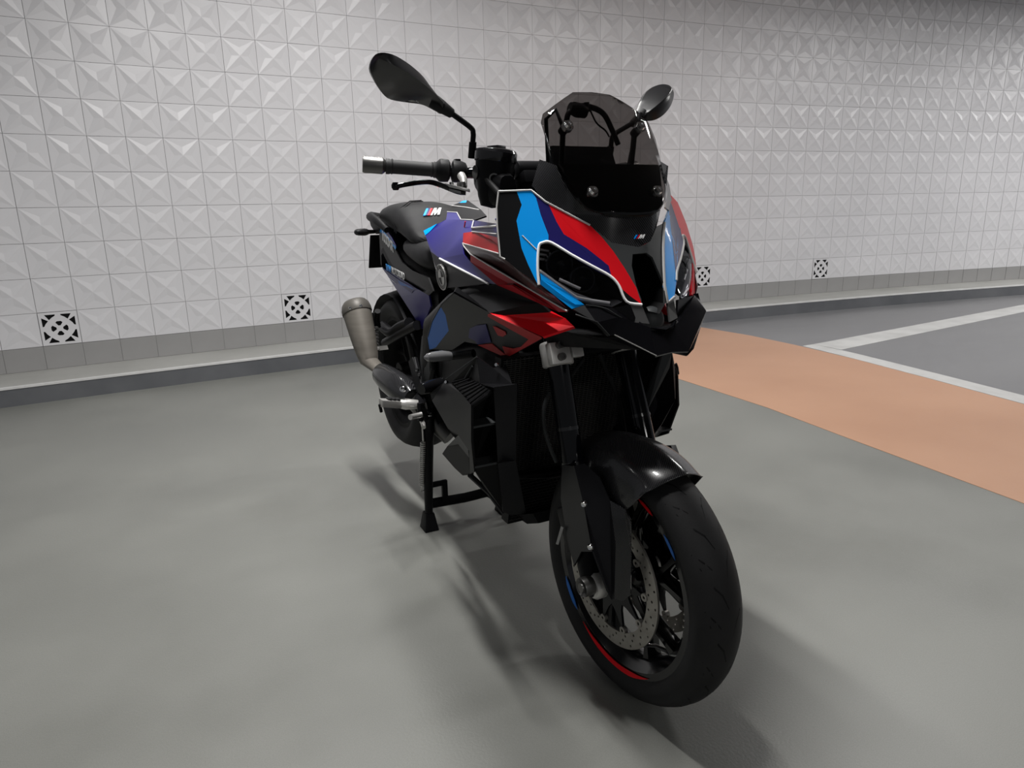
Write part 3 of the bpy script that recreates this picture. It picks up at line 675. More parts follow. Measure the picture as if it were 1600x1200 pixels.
beak = [('piano', [B1['a'], B1['b'], B1['k'], B1['j']]), ('piano', [B1['b'], B1['c'], B1['d'], B1['e'], B1['k']]),
        ('piano', [B1['j'], B1['k'], B1['e'], B1['f'], B1['l'], B1['g'], B1['h'], B1['i']])]
beakR = panel('beak_side', beak, BIKE, .006, (-.35, 0, 1.0), 25, label='glossy black chin piece below the right headlight')
beakL = panel('beak_side', beak, BIKE, .006, (-.35, 0, 1.0), 25, mirror=True, label='glossy black chin piece below the left headlight')
build('edge_highlight', MB().tube([B1['h'], B1['g']], .0012, 6), 'silver', beakR, 40)  # highlight on the beak edge drawn as a silver line
build('edge_highlight', MB().tube(spline([Vector(p)+Vector((.003, 0, .001)) for p in [(0.0073, -0.1390, 0.9275), (0.0169, -0.1180, 0.9237), (0.0311, -0.1030, 0.9184), (0.0453, -0.0880, 0.9061), (0.0494, -0.0660, 0.8944), (0.0595, -0.0530, 0.8907)]], 4), .0013, 6), 'edge', beakR, 40)  # chin highlight drawn as a lighter grey line
build('edge_highlight', MB().tube([Vector(p)+Vector((.003, 0, .001)) for p in (B1['m'], B1['j'], B1['i'])], .0016, 6), 'edge', beakR, 40)
bc = [('piano', [B1['f'], tuple(BK), ml(B1['f']), ml(B1['l']), ml(B1['g']), tuple(BN), B1['g'], B1['l']])]
panel('beak_centre', bc, BIKE, .006, (-.35, 0, 1.0), 20, label='glossy black centre of the beak')
build('radar_dome', MB().lathe([(.0001, .016), (.014, .014), (.024, .006), (.028, -.004)], Vector((0.0583, 0.0000, 0.8923))+Vector((-.012, 0, 0)), (1, 0, .25), 24), 'nose', BIKE, 40, label='smooth grey sensor dome in the nose')
# left cheek, the broad black side below the red tip
CH = [(-0.0046, 0.1600, 0.9293), (0.0091, 0.1650, 0.8868), (0.0122, 0.1600, 0.8650), (0.0754, 0.0850, 0.8266), (0.0853, 0.0620, 0.8173), (0.0733, 0.0300, 0.8254), (0.0502, 0.0350, 0.8681), (0.0453, 0.0550, 0.8817), (0.0073, 0.1000, 0.9073), (-0.0114, 0.1250, 0.9269)]
cheek = [('piano', [CH[0], CH[1], CH[8], CH[9]]), ('piano', [CH[1], CH[2], CH[3], CH[7], CH[8]]), ('piano', [CH[3], CH[4], CH[5], CH[6], CH[7]])]
panel('chin_cheek', cheek, BIKE, .006, (-.35, 0, .95), 25, label='broad glossy black left cheek of the nose')
chr_ = [('gloss', [ml(p) for p in q]) for _, q in cheek[:1]]
# carbon base of the screen
CB = [(-0.1473, -0.1550, 1.2155), (-0.1014, -0.1430, 1.2014), (-0.0861, -0.1280, 1.1582), (-0.0497, -0.1000, 1.1118), (-0.0282, -0.0600, 1.0983), (-0.0202, -0.0200, 1.0935), (-0.0151, 0.0340, 1.0961), (-0.0405, 0.0780, 1.1082), (-0.0524, 0.0858, 1.1028), (-0.0279, 0.0595, 1.0745), (-0.0029, 0.0249, 1.0461), (0.0057, -0.0101, 1.0362), (-0.0157, -0.0614, 1.0465), (-0.0459, -0.0930, 1.0813), (-0.0776, -0.1300, 1.1062), (-0.1098, -0.1628, 1.1301), (-0.1394, -0.1780, 1.1629)]
cb = [('carbon', [CB[0], CB[1], CB[2], CB[15], CB[16]]), ('carbon', [CB[2], CB[3], CB[14], CB[15]]), ('carbon', [CB[3], CB[4], CB[12], CB[13], CB[14]]),
      ('carbon', [CB[4], CB[5], CB[11], CB[12]]), ('carbon', [CB[5], CB[6], CB[10], CB[11]]), ('carbon', [CB[6], CB[7], CB[8], CB[9], CB[10]])]
cbo = panel('screen_base', cb, BIKE, .004, (-.35, 0, 1.1), 45, label='carbon fibre collar under the windscreen')
panel('screen_base', [cb[0], cb[1]], BIKE, .004, (-.35, 0, 1.1), 45, mirror=True)
def m_logo(parent, o, ex, ey, w, depth=.0012, name='emblem', h=None, lean=1):
    """three slanted bars and a slanted M, w wide"""
    u = w/3.1; h = h or .86*u; sh = lean*.42*.86*u/h; o = Vector(o); ex = Vector(ex).normalized(); ey = Vector(ey).normalized(); fr = (o, ex, ey)
    P2 = lambda L: [((x*u+y*h*sh), y*h) for x, y in L]
    for k, m in enumerate(('blue', 'navy', 'red')):
        fill2d([P2([(.38*k, 0), (.38*k+.36, 0), (.38*k+.36, 1), (.38*k, 1)])], fr, depth, m, name+'_bar', parent)
    fill2d([P2([(1.22, 0), (1.56, 0), (1.60, .62), (1.86, 0), (2.06, 0), (2.32, .62), (2.36, 0), (2.80, 0), (2.62, 1), (2.20, 1), (2.00, .50), (1.80, 1), (1.36, 1)])], fr, depth, 'white', name+'_letter', parent)
mo = Vector((-0.0035, -0.0182, 1.0516)); mx = Vector((-0.0003, 0.0050, 1.0519)); my = Vector((-0.0060, -0.0134, 1.0597))
m_logo(cbo, mo+(mx-mo).cross(my-mo).normalized()*.003, mx-mo, my-mo, (mx-mo).length*1.05, h=(my-mo).length*.95)

# ---------------------------------------------------------------- windscreen and instruments
SO = [(-0.1169, -0.1387, 1.2036), (-0.1370, -0.1393, 1.2364), (-0.1510, -0.1388, 1.2603), (-0.1696, -0.1390, 1.2911), (-0.1754, -0.1311, 1.3085), (-0.1729, -0.1062, 1.3255), (-0.1723, -0.0832, 1.3402), (-0.1732, -0.0591, 1.3541), (-0.1669, -0.0152, 1.3553), (-0.1666, 0.0305, 1.3523), (-0.1656, 0.0585, 1.3418), (-0.1687, 0.0934, 1.3278), (-0.1744, 0.1223, 1.3148), (-0.1782, 0.1433, 1.3010), (-0.1609, 0.1512, 1.2639), (-0.1144, 0.1353, 1.2027), (-0.0872, 0.1260, 1.1662), (-0.0741, 0.1216, 1.1482), (-0.0535, 0.1026, 1.1292), (-0.0293, 0.0692, 1.1096), (-0.0148, 0.0337, 1.0986), (-0.0105, 0.0016, 1.0956), (-0.0123, -0.0257, 1.0962), (-0.0219, -0.0643, 1.0996), (-0.0448, -0.1031, 1.1143), (-0.0638, -0.1172, 1.1349), (-0.0871, -0.1304, 1.1620)]
def screen_mesh():
    bm = bmesh.new(); vs = [bm.verts.new(p) for p in SO]; f = bm.faces.new(vs)
    for k in range(1, 12):   # horizontal cuts give it curvature
        bmesh.ops.bisect_plane(bm, geom=bm.verts[:]+bm.edges[:]+bm.faces[:], plane_co=(0, 0, 1.09+.0235*k), plane_no=(0, 0, 1))
    for k in range(-6, 7):
        bmesh.ops.bisect_plane(bm, geom=bm.verts[:]+bm.edges[:]+bm.faces[:], plane_co=(0, k*.0235, 0), plane_no=(0, 1, 0))
    for v in bm.verts: v.co.x = screen_x(v.co.y, v.co.z)
    bmesh.ops.recalc_face_normals(bm, faces=bm.faces)
    if sum(f.normal.x for f in bm.faces) < 0: bmesh.ops.reverse_faces(bm, faces=bm.faces[:])
    for f in bm.faces: f.smooth = True
    me = bpy.data.meshes.new('windscreen'); bm.to_mesh(me); bm.free(); me.materials.append(M['smoke'])
    o = link('windscreen', me, BIKE, 'dark smoked windscreen')
    md = o.modifiers.new('thickness', 'SOLIDIFY'); md.thickness = .004; md.offset = -1
    return o
WS = screen_mesh()
for p in [(-0.1403, -0.0913, 1.2819), (-0.1440, 0.0956, 1.2851), (-0.0560, -0.0825, 1.1468), (-0.0547, 0.0791, 1.1467)]:
    build('screen_bolt', MB().lathe([(.0001, .008), (.003, .008), (.0035, .010), (.008, .009), (.0095, .003), (.0125, .002), (.0125, -.006), (.0001, -.006)], p, (1, 0, .6), 20), 'chrome', WS, 35, label='bright round screw')
dash = build('instrument_display', MB().box((-.225, 0, 1.205), (.030, .165, .095), 0, Matrix.Rotation(math.radians(-28), 3, 'Y')), 'gloss', BIKE, 30, bevel=.008, label='instrument display behind the screen')
for s in (-1, 1):
    mb = MB().tube([(-.19, s*.088, 1.06), (-.170, s*.09, 1.18), (-.158, s*.092, 1.283)], .0085, 10, flat=(1, .6)).tube([(-.19, s*.088, 1.10), (-.23, s*.06, 1.16), (-.23, 0, 1.175)], .009, 10)
    mb.tube([(-.10, s*.081, 1.140), (-.072, s*.081, 1.147)], .012, 14).tube([(-.162, s*.092, 1.272), (-.146, s*.092, 1.281)], .010, 14).tube([(-.20, s*.105, 1.20), (-.185, s*.118, 1.30), (-.160, s*.108, 1.315), (-.158, s*.094, 1.285)], .0045, 8)
    build('screen_bracket', mb, 'satin', BIKE, 40)
build('mount_arch', MB().tube(spline([(-0.2700, -0.0195, 1.2992), (-0.2700, -0.0110, 1.3270), (-0.2700, 0.0162, 1.3418), (-0.2700, 0.0509, 1.3404), (-0.2700, 0.0828, 1.3277), (-0.2700, 0.1048, 1.2972), (-0.2700, 0.1256, 1.2603)], 5), .0065, 10).tube(spline([(-0.2620, 0.0406, 1.3335), (-0.2620, 0.0583, 1.3063), (-0.2620, 0.0834, 1.2901), (-0.2620, 0.0943, 1.2762)], 5), .0022, 6), 'satin', BIKE, 50, label='black arched mounting bar behind the screen')
build('mount_clamp', MB().tube([(-0.2680, -0.0105, 1.3377), (-0.2680, 0.0099, 1.3330), (-0.2680, 0.0323, 1.3284)], [.012, .017, .013], 12).tube([(-0.2680, -0.0004, 1.3491), (-0.2680, 0.0014, 1.3286)], .008, 10).tube([(-0.2680, 0.0339, 1.3505), (-0.2680, 0.0358, 1.3299)], .007, 10), 'plastic', BIKE, 40, label='black clamp on the mounting bar')
build('nose_liner', MB().loft([[(-.115, -.13, 1.205), (-.115, .13, 1.205), (-.06, .10, 1.12), (-.02, .03, 1.085), (-.02, -.03, 1.085), (-.06, -.10, 1.12)],
                               [(-.24, -.125, 1.15), (-.24, .125, 1.15), (-.24, .11, 1.06), (-.24, .03, 1.02), (-.24, -.03, 1.02), (-.24, -.11, 1.06)]]), 'dark', BIKE, 30, label='black inner shell under the screen')
mb = MB()
for q in [(-0.0747, -0.0901, 1.1733), (-0.0702, -0.0875, 1.1674)]: mb.box(Vector(q)+Vector((-.02, 0, 0)), (.003, .008, .005))
build('indicator_light', mb, 'green', BIKE, label='tiny green light behind the windscreen')

# ---------------------------------------------------------------- tank, side fairings
TK = dict(zip('a b c d e f g h i j k l m n o p q r s'.split(), [(-0.9602, -0.1350, 1.0540), (-0.8907, -0.0850, 1.0886), (-0.7194, -0.1050, 1.0899), (-0.5902, -0.1200, 1.0892), (-0.5308, -0.1500, 1.0609), (-0.5933, -0.1500, 1.0563), (-0.5710, -0.1620, 1.0303), (-0.5546, -0.1680, 1.0027), (-0.5031, -0.1700, 0.9856), (-0.3711, -0.1780, 0.9410), (-0.7328, -0.1680, 0.9814), (-0.8579, -0.1520, 0.9952), (-0.8023, -0.1600, 0.9508), (-0.7415, -0.1650, 0.8954), (-0.6153, -0.1700, 0.9090), (-0.9383, -0.1380, 1.0407), (-0.3257, -0.1800, 0.9435), (-0.2634, -0.2000, 1.0846), (-0.9453, -0.1280, 1.0619)]))
t = TK
tank = [('navy2', [t['a'], t['b'], t['c'], t['d'], t['e'], t['f'], t['g'], t['h'], t['k'], t['l'], t['p']]),
        ('navy', [t['h'], t['i'], t['q'], t['j'], t['k']]),
        ('satin', [t['k'], t['j'], t['o'], t['n'], t['m'], t['l']])]
def sidepanels(mirr):
    f = ml if mirr else (lambda p: p); core = (-.6, 0, .95)
    mm = lambda L: mir(L) if mirr else L
    T = panel('tank_side', tank, BIKE, .004, core, 50, mirror=mirr, label='navy painted side of the fuel tank with black lower part')
    panel('tank_patch', [('blue', [Vector(q)+Vector((0, -.0015, .001)) for q in (t['a'], seg(t['a'], t['b'], .62), seg(t['b'], t['p'], .80), t['p'])])], T, .002, core, mirror=mirr, label='light blue corner stripe')
    build('pinstripe', MB().tube(mm([Vector(t['k'])+Vector((0, -.002, 0)), Vector(t['j'])+Vector((0, -.002, 0))]), .0030, 8), 'white', T, 50, label='white pinstripe')
    # emblem, quartered disc
    o, ex, ey = [Vector(q) for q in ((-0.7199, -0.1665, 0.9290), (-0.6722, -0.1665, 0.9200), (-0.7408, -0.1665, 0.9515))]
    c0 = Vector(f(o)); nx = Vector(f(Vector((1, 0, .12)).normalized())); ny = Vector(f(Vector((-.1, -.12, 1)).normalized())); R = .038
    if not mirr: fr = (c0+Vector((0, -.003, 0)), nx, ny)
    else: fr = (c0+Vector((0, .003, 0)), -nx, ny)
    em = fill2d([circ(R, 40)], fr, .005, 'gunmetal', 'emblem', BIKE, label='round quartered emblem with grey ring')
    fill2d([circ(R, 40), circ(R*.93, 40)], fr, .0075, 'silver', 'emblem_ring', em); fill2d([circ(R*.62, 40), circ(R*.56, 40)], fr, .0072, 'silver', 'emblem_ring', em)
    for k in range(4):
        a0 = k*PI/2; fill2d([[(0, 0)]+[(R*.56*math.cos(a0+PI/2*i/10), R*.56*math.sin(a0+PI/2*i/10)) for i in range(11)]], fr, .0066, 'silver' if k % 2 else 'anod', 'emblem_quarter', em)
    for ch, a in (('B', 128), ('M', 90), ('W', 52)):
        a = math.radians(a); q = Vector(fr[0])+(Vector(fr[1])*math.cos(a)+Vector(fr[2])*math.sin(a))*R*.66
        e1 = (Vector(fr[1])*math.sin(a)-Vector(fr[2])*math.cos(a)); e2 = (Vector(fr[1])*math.cos(a)+Vector(fr[2])*math.sin(a))
        text(ch, (q-e1*R*.14+e1.cross(e2)*.003, e1, e2), R*.36, 'silver', 'emblem_letter', em)
    # strips between tank and nose cowl
    S1 = [('navy', [t['d'], t['r'], ((-0.2545, -0.2050, 1.0555)), ((-0.4663, -0.1650, 1.0611)), t['e']]),
          ('red', [((-0.4663, -0.1650, 1.0611)), ((-0.2545, -0.2050, 1.0555)), ((-0.2380, -0.2100, 1.0394)), ((-0.4280, -0.1700, 1.0449))]),
          ('redmatt', [t['f'], t['e'], ((-0.4663, -0.1650, 1.0611)), ((-0.4280, -0.1700, 1.0449)), ((-0.2380, -0.2100, 1.0394)), ((-0.2152, -0.2150, 1.0211)), t['g']])]
    U = panel('upper_side_fairing', S1, BIKE, .004, core, 30, mirror=mirr, label='red and navy upper side fairing with pale edged air slots')
    build('pinstripe', MB().tube(mm([t['g'], ((-0.2131, -0.2160, 1.0205))]), .0016, 8), 'line', U, 50)
    for a, b, w in (((-0.5445, -0.1420, 1.0703), (-0.2486, -0.2070, 1.0808), .0026), ((-0.5218, -0.1520, 1.0611), (-0.2454, -0.2090, 1.0635), .0016), ((-0.5697, -0.1260, 1.0878), (-0.5468, -0.1420, 1.0686), .0022)):
        build('slot_edge', MB().tube(mm([Vector(a)+Vector((0, -.003, 0)), Vector(b)+Vector((0, -.003, 0))]), w, 8), 'line', U, 50, label='pale edge of the air slot')
    build('red_tick', MB().tube(mm([(-0.6131, -0.1350, 1.0861), (-0.6215, -0.1350, 1.0706)]), .0018, 6), 'red', U, 40)
    q1, q2, q3, q4, q5 = [(-0.2216, -0.2120, 1.0193), (-0.1290, -0.2150, 0.9895), (-0.0687, -0.2050, 0.9633), (-0.0356, -0.1850, 0.9405), (-0.0172, -0.1630, 0.9175)]
    p1, p2, p3, p4, p5 = [(-0.5530, -0.1660, 1.0228), (-0.4965, -0.1720, 1.0057), (-0.2975, -0.1920, 0.9808), (-0.1113, -0.1900, 0.9465), (-0.0171, -0.1660, 0.9152)]
    S2 = [('maroon', [t['g'], q1, q2, q3, q4, q5, p5, p4, p3, p2, p1]),
          ('red2', [p2, p3, p4, p5, ((-0.0507, -0.1660, 0.9091)), ((-0.1151, -0.1760, 0.9206)), ((-0.2265, -0.1860, 0.9495)), t['q'], t['i']])]
    V2 = panel('lower_side_fairing', S2, BIKE, .004, core, 30, mirror=mirr, label='dark maroon and red side fairing wedge')
    build('pinstripe', MB().tube(mm([t['g'], p1, p2, p3, p4, p5]), .0019, 8), 'line', V2, 60)
    # big lower side panel with the large letters
    A, B, Cc, D, E, F, G, H, I, J, K = [(-0.4666, -0.2358, 0.9123), (-0.5825, -0.2257, 0.8708), (-0.7237, -0.2060, 0.8028), (-0.8330, -0.1850, 0.7361), (-0.8708, -0.1678, 0.6893), (-0.6685, -0.1691, 0.7224), (-0.5382, -0.1806, 0.7693), (-0.4514, -0.1781, 0.7763), (-0.3779, -0.1715, 0.7714), (-0.3070, -0.1646, 0.7655), (-0.0803, -0.1880, 0.8552)]
    Lp, Mp, Np, Op, Pp, Q, QQ = [(-0.0493, -0.1300, 0.8760), (-0.0813, -0.1360, 0.8899), (-0.1137, -0.1520, 0.8996), (-0.1356, -0.1650, 0.9189), (-0.2585, -0.2000, 0.8783), (-0.2964, -0.2120, 0.8806), (-0.3031, -0.2108, 0.8766)]
    top = [A, Q, Pp, Np, Op]+[(-0.2428, -0.1780, 0.9490), (-0.3177, -0.1720, 0.9421), (-0.6281, -0.1650, 0.9075)]
    b1, b2, b3, b4, b5, b6 = [(-0.5983, -0.2221, 0.8600), (-0.5908, -0.2129, 0.8390), (-0.6227, -0.1936, 0.7881), (-0.7492, -0.1819, 0.7411), (-0.7999, -0.1712, 0.7079), (-0.8580, -0.1679, 0.6915)]
    SPn = [('satin', top), ('red', [Q, K, Lp, Mp, Np, Pp]),
           ('blue2', [Cc, ((-0.6566, -0.2151, 0.8345)), b1, b2, b3, b4, b5, b6, E, D]),
           ('dgrey', [A, B, ((-0.6566, -0.2151, 0.8345)), b1, b2, b3, b4, b5, b6, E, F, G, H, I, J, K, Q])]
    SPn[2] = ('blue2', [((-0.6566, -0.2151, 0.8345)), b1, b2, b3, b4, b5, b6, E, D, Cc]); SPn[3] = ('dgrey', [A, B, ((-0.6566, -0.2151, 0.8345)), b1, b2, b3, b4, b5, b6, F, G, H, I, J, K, Q])
    SD = panel('side_panel', SPn, BIKE, .006, core, 25, mirror=mirr, label='large dark side panel with red and blue lettering graphic')
    build('panel_edge', MB().tube(mm([A, B, Cc, D]), .0022, 8), 'nose', SD, 50)
    nrm = (Vector(Q)-Vector(D)).cross(Vector(J)-Vector(D)).normalized(); nrm = -nrm if nrm.y > 0 else nrm
    def flat(pts, m, nm):
        pts = [Vector(p)+nrm*.0012 for p in pts]; pts = [Vector(f(p)) for p in pts]; v = Vector(f(nrm))*.0012
        bm_ = MB().prism(pts, v); return build(nm, bm_, m, SD)
    flat([(-0.3049, -0.2108, 0.8764), (-0.2823, -0.2110, 0.8803), (-0.0831, -0.1880, 0.8548), (-0.0843, -0.1866, 0.8513), (-0.3043, -0.1650, 0.7669), (-0.2999, -0.1775, 0.7974), (-0.2444, -0.1756, 0.8012), (-0.2000, -0.1778, 0.8130), (-0.1464, -0.1856, 0.8398), (-0.2286, -0.1970, 0.8546), (-0.3096, -0.2088, 0.8711)], 'redmatt', 'letter_stroke')
    flat([(-0.3056, -0.1988, 0.8477), (-0.2902, -0.1982, 0.8486), (-0.2493, -0.1930, 0.8422), (-0.2505, -0.1901, 0.8351), (-0.2732, -0.1878, 0.8260), (-0.2989, -0.1891, 0.8255)], 'redmatt', 'letter_counter')
    flat([(-0.4504, -0.1777, 0.7755), (-0.3558, -0.1800, 0.7951), (-0.3297, -0.1741, 0.7849), (-0.2977, -0.1672, 0.7731), (-0.3079, -0.1650, 0.7664)], 'redmatt', 'letter_leg')
    flat([(-0.4555, -0.1964, 0.8197), (-0.4044, -0.1999, 0.8355), (-0.3419, -0.2010, 0.8475), (-0.3558, -0.1816, 0.7990), (-0.4505, -0.1785, 0.7774), (-0.4573, -0.1825, 0.7860), (-0.4916, -0.1861, 0.7895)], 'navy', 'letter_patch')  # navy printed patch beside the letter
    return T
sidepanels(False); sidepanels(True)
# tank top with centre spine
TT = [(-1.0646, -0.0100, 1.1278), (-1.0874, 0.0200, 1.1339), (-1.0734, 0.0500, 1.1458), (-1.0576, 0.0600, 1.1475), (-0.7644, -0.0200, 1.1154), (-0.5716, -0.0900, 1.1003), (-0.5902, -0.1200, 1.0892), (-0.7194, -0.1050, 1.0899), (-0.8600, -0.0600, 1.1092), (-0.9682, -0.0500, 1.1115)]
panel('tank_top', [('satin', [TT[0], TT[1], TT[4], TT[5], TT[6], TT[7], TT[8], TT[9]]), ('satin', [TT[1], TT[2], TT[3], TT[4]]), ('navy2', [TT[9], TT[8], TT[7], t['b']])], BIKE, .004, (-.7, 0, .95), 30, label='gloss black top of the fuel tank')
build('tank_line', MB().tube([(-1.0545, 0.0000, 1.1306), (-0.9075, -0.0100, 1.1241), (-0.7787, -0.0200, 1.1155)], .0020, 8).tube([TT[9], TT[8], TT[7], TT[6]], .0018, 8), 'line', BIKE, 50, label='pale pinstripe across the tank top')
panel('tank_patch', [('blue', [(-1.0893, 0.0350, 1.1389), (-1.0733, 0.0500, 1.1469), (-1.0661, 0.0600, 1.1476), (-1.0242, 0.0400, 1.1399)])], BIKE, .002, (-.7, 0, .95), label='light blue patch on the far side of the tank')
def sec(x, w, zb, zt, n=20, p=2.6, y0=0):
    """rounded-box cross-section"""
    out = []
    for i in range(n):
        a = 2*PI*i/n+PI/n; c_, s_ = math.cos(a), math.sin(a)
        out.append((x, y0+w*abs(c_)**(2/p)*(1 if c_ > 0 else -1), (zb+zt)/2+(zt-zb)/2*abs(s_)**(2/p)*(1 if s_ > 0 else -1)))
    return out
build('tank_core', MB().loft([sec(-1.0, .08, .88, 1.02), sec(-.92, .115, .86, 1.045), sec(-.75, .13, .84, 1.06), sec(-.60, .135, .84, 1.065), sec(-.45, .12, .84, 1.06), sec(-.36, .10, .86, 1.04)]), 'satin', BIKE, 40, label='black body of the fuel tank')
build('filler_cap', MB().lathe([(.0001, .012), (.030, .012), (.034, .006), (.036, 0)], (-.62, 0, 1.075), (0, 0, 1), 28), 'gunmetal', BIKE, 40)

# ---------------------------------------------------------------- seats
seat = build('rider_seat', MB().loft([sec(-1.27, .125, .96, 1.035, 24), sec(-1.18, .135, .945, 1.035, 24), sec(-1.08, .143, .925, 1.025, 24), sec(-.99, .142, .91, 1.02, 24), sec(-.92, .125, .905, 1.02, 24), sec(-.87, .10, .905, 1.01, 24)]), 'leather', BIKE, 60, label='black leather rider seat, dished', sub=1)
ps_s = [(-1.66, .07, 1.065, 1.115), (-1.60, .105, 1.055, 1.135), (-1.48, .125, 1.045, 1.150), (-1.36, .132, 1.03, 1.153), (-1.26, .136, 1.02, 1.135), (-1.18, .136, 1.0, 1.102), (-1.11, .128, .985, 1.062), (-1.06, .115, .98, 1.03)]
pseat = build('passenger_seat', MB().loft([sec(x, w, a, b, 24, 2.8) for x, w, a, b in ps_s]), 'leather', BIKE, 60, label='black leather passenger seat with coloured letter badge', sub=1)
seamp = [(-1.5420, -0.0200, 1.1504), (-1.3497, -0.0600, 1.1181), (-1.1661, -0.1000, 1.0899), (-1.0055, -0.1350, 1.0652)]
build('seam', MB().tube([(-1.335, -.01, 1.153), (-1.32, -.06, 1.151), (-1.30, -.105, 1.125), (-1.285, -.130, 1.085), (-1.275, -.137, 1.045)], .0022, 6).tube([(-1.318, -.01, 1.150), (-1.303, -.06, 1.147), (-1.283, -.105, 1.120), (-1.268, -.130, 1.08), (-1.258, -.137, 1.04)], .0018, 6), 'satin', pseat, 60, label='stitched seam across the seat')

# ---------------------------------------------------------------- tail
TPs = [(-1.5323, -0.1174, 1.0524), (-1.5754, -0.1112, 1.0242), (-1.6497, -0.0922, 0.9040), (-1.6273, -0.0924, 0.8937), (-1.5136, -0.0950, 0.8508), (-1.3236, -0.1023, 0.8047), (-1.2609, -0.1023, 0.7687), (-1.1788, -0.1043, 0.7394), (-1.1260, -0.1047, 0.7122), (-1.0286, -0.1186, 0.7757), (-0.9500, -0.1286, 0.8158), (-0.8888, -0.1391, 0.8702), (-0.9247, -0.1413, 0.9096), (-1.1136, -0.1297, 0.9181), (-1.2567, -0.1224, 0.9376), (-1.3268, -0.1224, 0.9777), (-1.3791, -0.1221, 1.0048), (-1.4331, -0.1217, 1.0328), (-1.4646, -0.1224, 1.0560)]
w1 = [(-1.5092, -0.1189, 1.0516), (-1.5422, -0.1154, 1.0411), (-1.4287, -0.1211, 1.0245), (-1.3791, -0.1221, 1.0048), (-1.3196, -0.1232, 0.9803), (-1.2965, -0.1259, 0.9905), (-1.3522, -0.1255, 1.0185), (-1.4167, -0.1236, 1.0391)]
n1 = [(-1.6273, -0.0924, 0.8937), (-1.3425, -0.1078, 0.8619), (-1.1983, -0.1171, 0.8597), (-1.0686, -0.1254, 0.8565), (-0.9532, -0.1323, 0.8491), (-0.9500, -0.1286, 0.8158), (-1.0286, -0.1186, 0.7757), (-1.1260, -0.1047, 0.7122), (-1.1788, -0.1043, 0.7394), (-1.2609, -0.1023, 0.7687), (-1.3236, -0.1023, 0.8047), (-1.5136, -0.0950, 0.8508)]
def tail(mirr):
    core = (-1.3, 0, .95)
    T = panel('tail_panel', [('satin', [TPs[k] for k in (0, 1, 2)]+[n1[0], n1[1], n1[2], n1[3], n1[4]]+[TPs[k] for k in range(11, 19)]),
                             ('navy2', n1)], BIKE, .005, core, 40, mirror=mirr, label='black tail panel with blue stripes and white lettering')
    dv = Vector((0, -.0015, 0))
    def flat(pts, m, nm, lift=1): return build(nm, MB().prism([Vector(ml(Vector(p)+dv*lift)) if mirr else Vector(p)+dv*lift for p in pts], (0, .001 if mirr else -.001, 0)), m, T)
    flat(w1, 'blue', 'tail_stripe'); flat([(-1.6219, -0.0927, 0.8927), (-1.4689, -0.1013, 0.8784), (-1.3387, -0.1086, 0.8670), (-1.1974, -0.1173, 0.8609), (-1.0678, -0.1256, 0.8576), (-1.1437, -0.1193, 0.8468), (-1.1791, -0.1154, 0.8341), (-1.2764, -0.1100, 0.8430), (-1.3612, -0.1052, 0.8506), (-1.4795, -0.0990, 0.8650), (-1.5746, -0.0940, 0.8767)], 'navy', 'tail_stripe')
    flat([(-1.3718, -0.1061, 0.8642), (-1.2925, -0.1111, 0.8616), (-1.1476, -0.1199, 0.8543), (-1.1437, -0.1193, 0.8468), (-1.1791, -0.1154, 0.8341), (-1.2677, -0.1104, 0.8415), (-1.3411, -0.1065, 0.8500)], 'blue2', 'tail_stripe')
    flat([(-1.5183, -0.0957, 0.8593), (-1.4049, -0.1020, 0.8483), (-1.4008, -0.1021, 0.8467), (-1.5133, -0.0958, 0.8569)], 'white', 'tail_stripe')
    flat([(-1.4663, -0.1228, 1.0608), (-1.4015, -0.1252, 1.0441), (-1.3430, -0.1267, 1.0235), (-1.2938, -0.1265, 0.9941), (-1.3175, -0.1244, 0.9897), (-1.3795, -0.1236, 1.0177), (-1.4405, -0.1218, 1.0373), (-1.4961, -0.1199, 1.0530)], 'navy', 'tail_stripe')
    if not mirr:
        pn = (Vector(TPs[9])-Vector(TPs[1])).cross(Vector(TPs[12])-Vector(TPs[1])).normalized(); pn = -pn if pn.y > 0 else pn; dv = pn*.0015
        o, ex, ey = [Vector(q) for q in ((-1.5256, -0.1131, 1.0119), (-1.3550, -0.1194, 0.9681), (-1.4782, -0.1172, 1.0195))]; dx = (ex-o); dy = (ey-o); dy = dy-dx*dx.dot(dy)/dx.dot(dx)
        text('1000XR', (o+dv*1.5, dx.normalized(), pn.cross(dx).normalized()), .058, 'white', 'tail_lettering', T, shear=.35, space=.86, bold=.0016)
        o, ex = Vector((-1.5453, -0.0975, 0.8904)), Vector((-1.1899, -0.1191, 0.8718)); dx = (ex-o).normalized(); dy = pn.cross(dx).normalized(); L = (ex-o).length
        text('BMW', (o+dv*1.6, dx, dy), .037, 'blue', 'tail_lettering', T, shear=.3, bold=.0008)
        text('MOTORRAD', (o+dx*L*.27+dv*1.6, dx, dy), .037, 'white', 'tail_lettering', T, shear=.3, space=.93, bold=.0008)
tail(False); tail(True)
build('tail_core', MB().loft([sec(-1.72, .07, 1.00, 1.075), sec(-1.55, .10, .97, 1.06), sec(-1.3, .115, .90, 1.0), sec(-1.05, .115, .80, .93), sec(-.9, .12, .74, .93)]), 'dark', BIKE, 40)
mb = MB()
for s in (-1, 1):
    mb.tube([(-1.72, s*.055, 1.095), (-1.66, s*.115, 1.10), (-1.55, s*.148, 1.098), (-1.42, s*.155, 1.08), (-1.36, s*.14, 1.05)], [.014, .017, .017, .015, .012], 10)
build('grab_rail', mb, 'plastic', BIKE, 50, label='black passenger grab rail')
build('tail_lamp', MB().loft([sec(-1.70, .055, 1.00, 1.06), sec(-1.80, .04, 1.01, 1.045)]), 'gloss', BIKE, 40, bevel=.004)
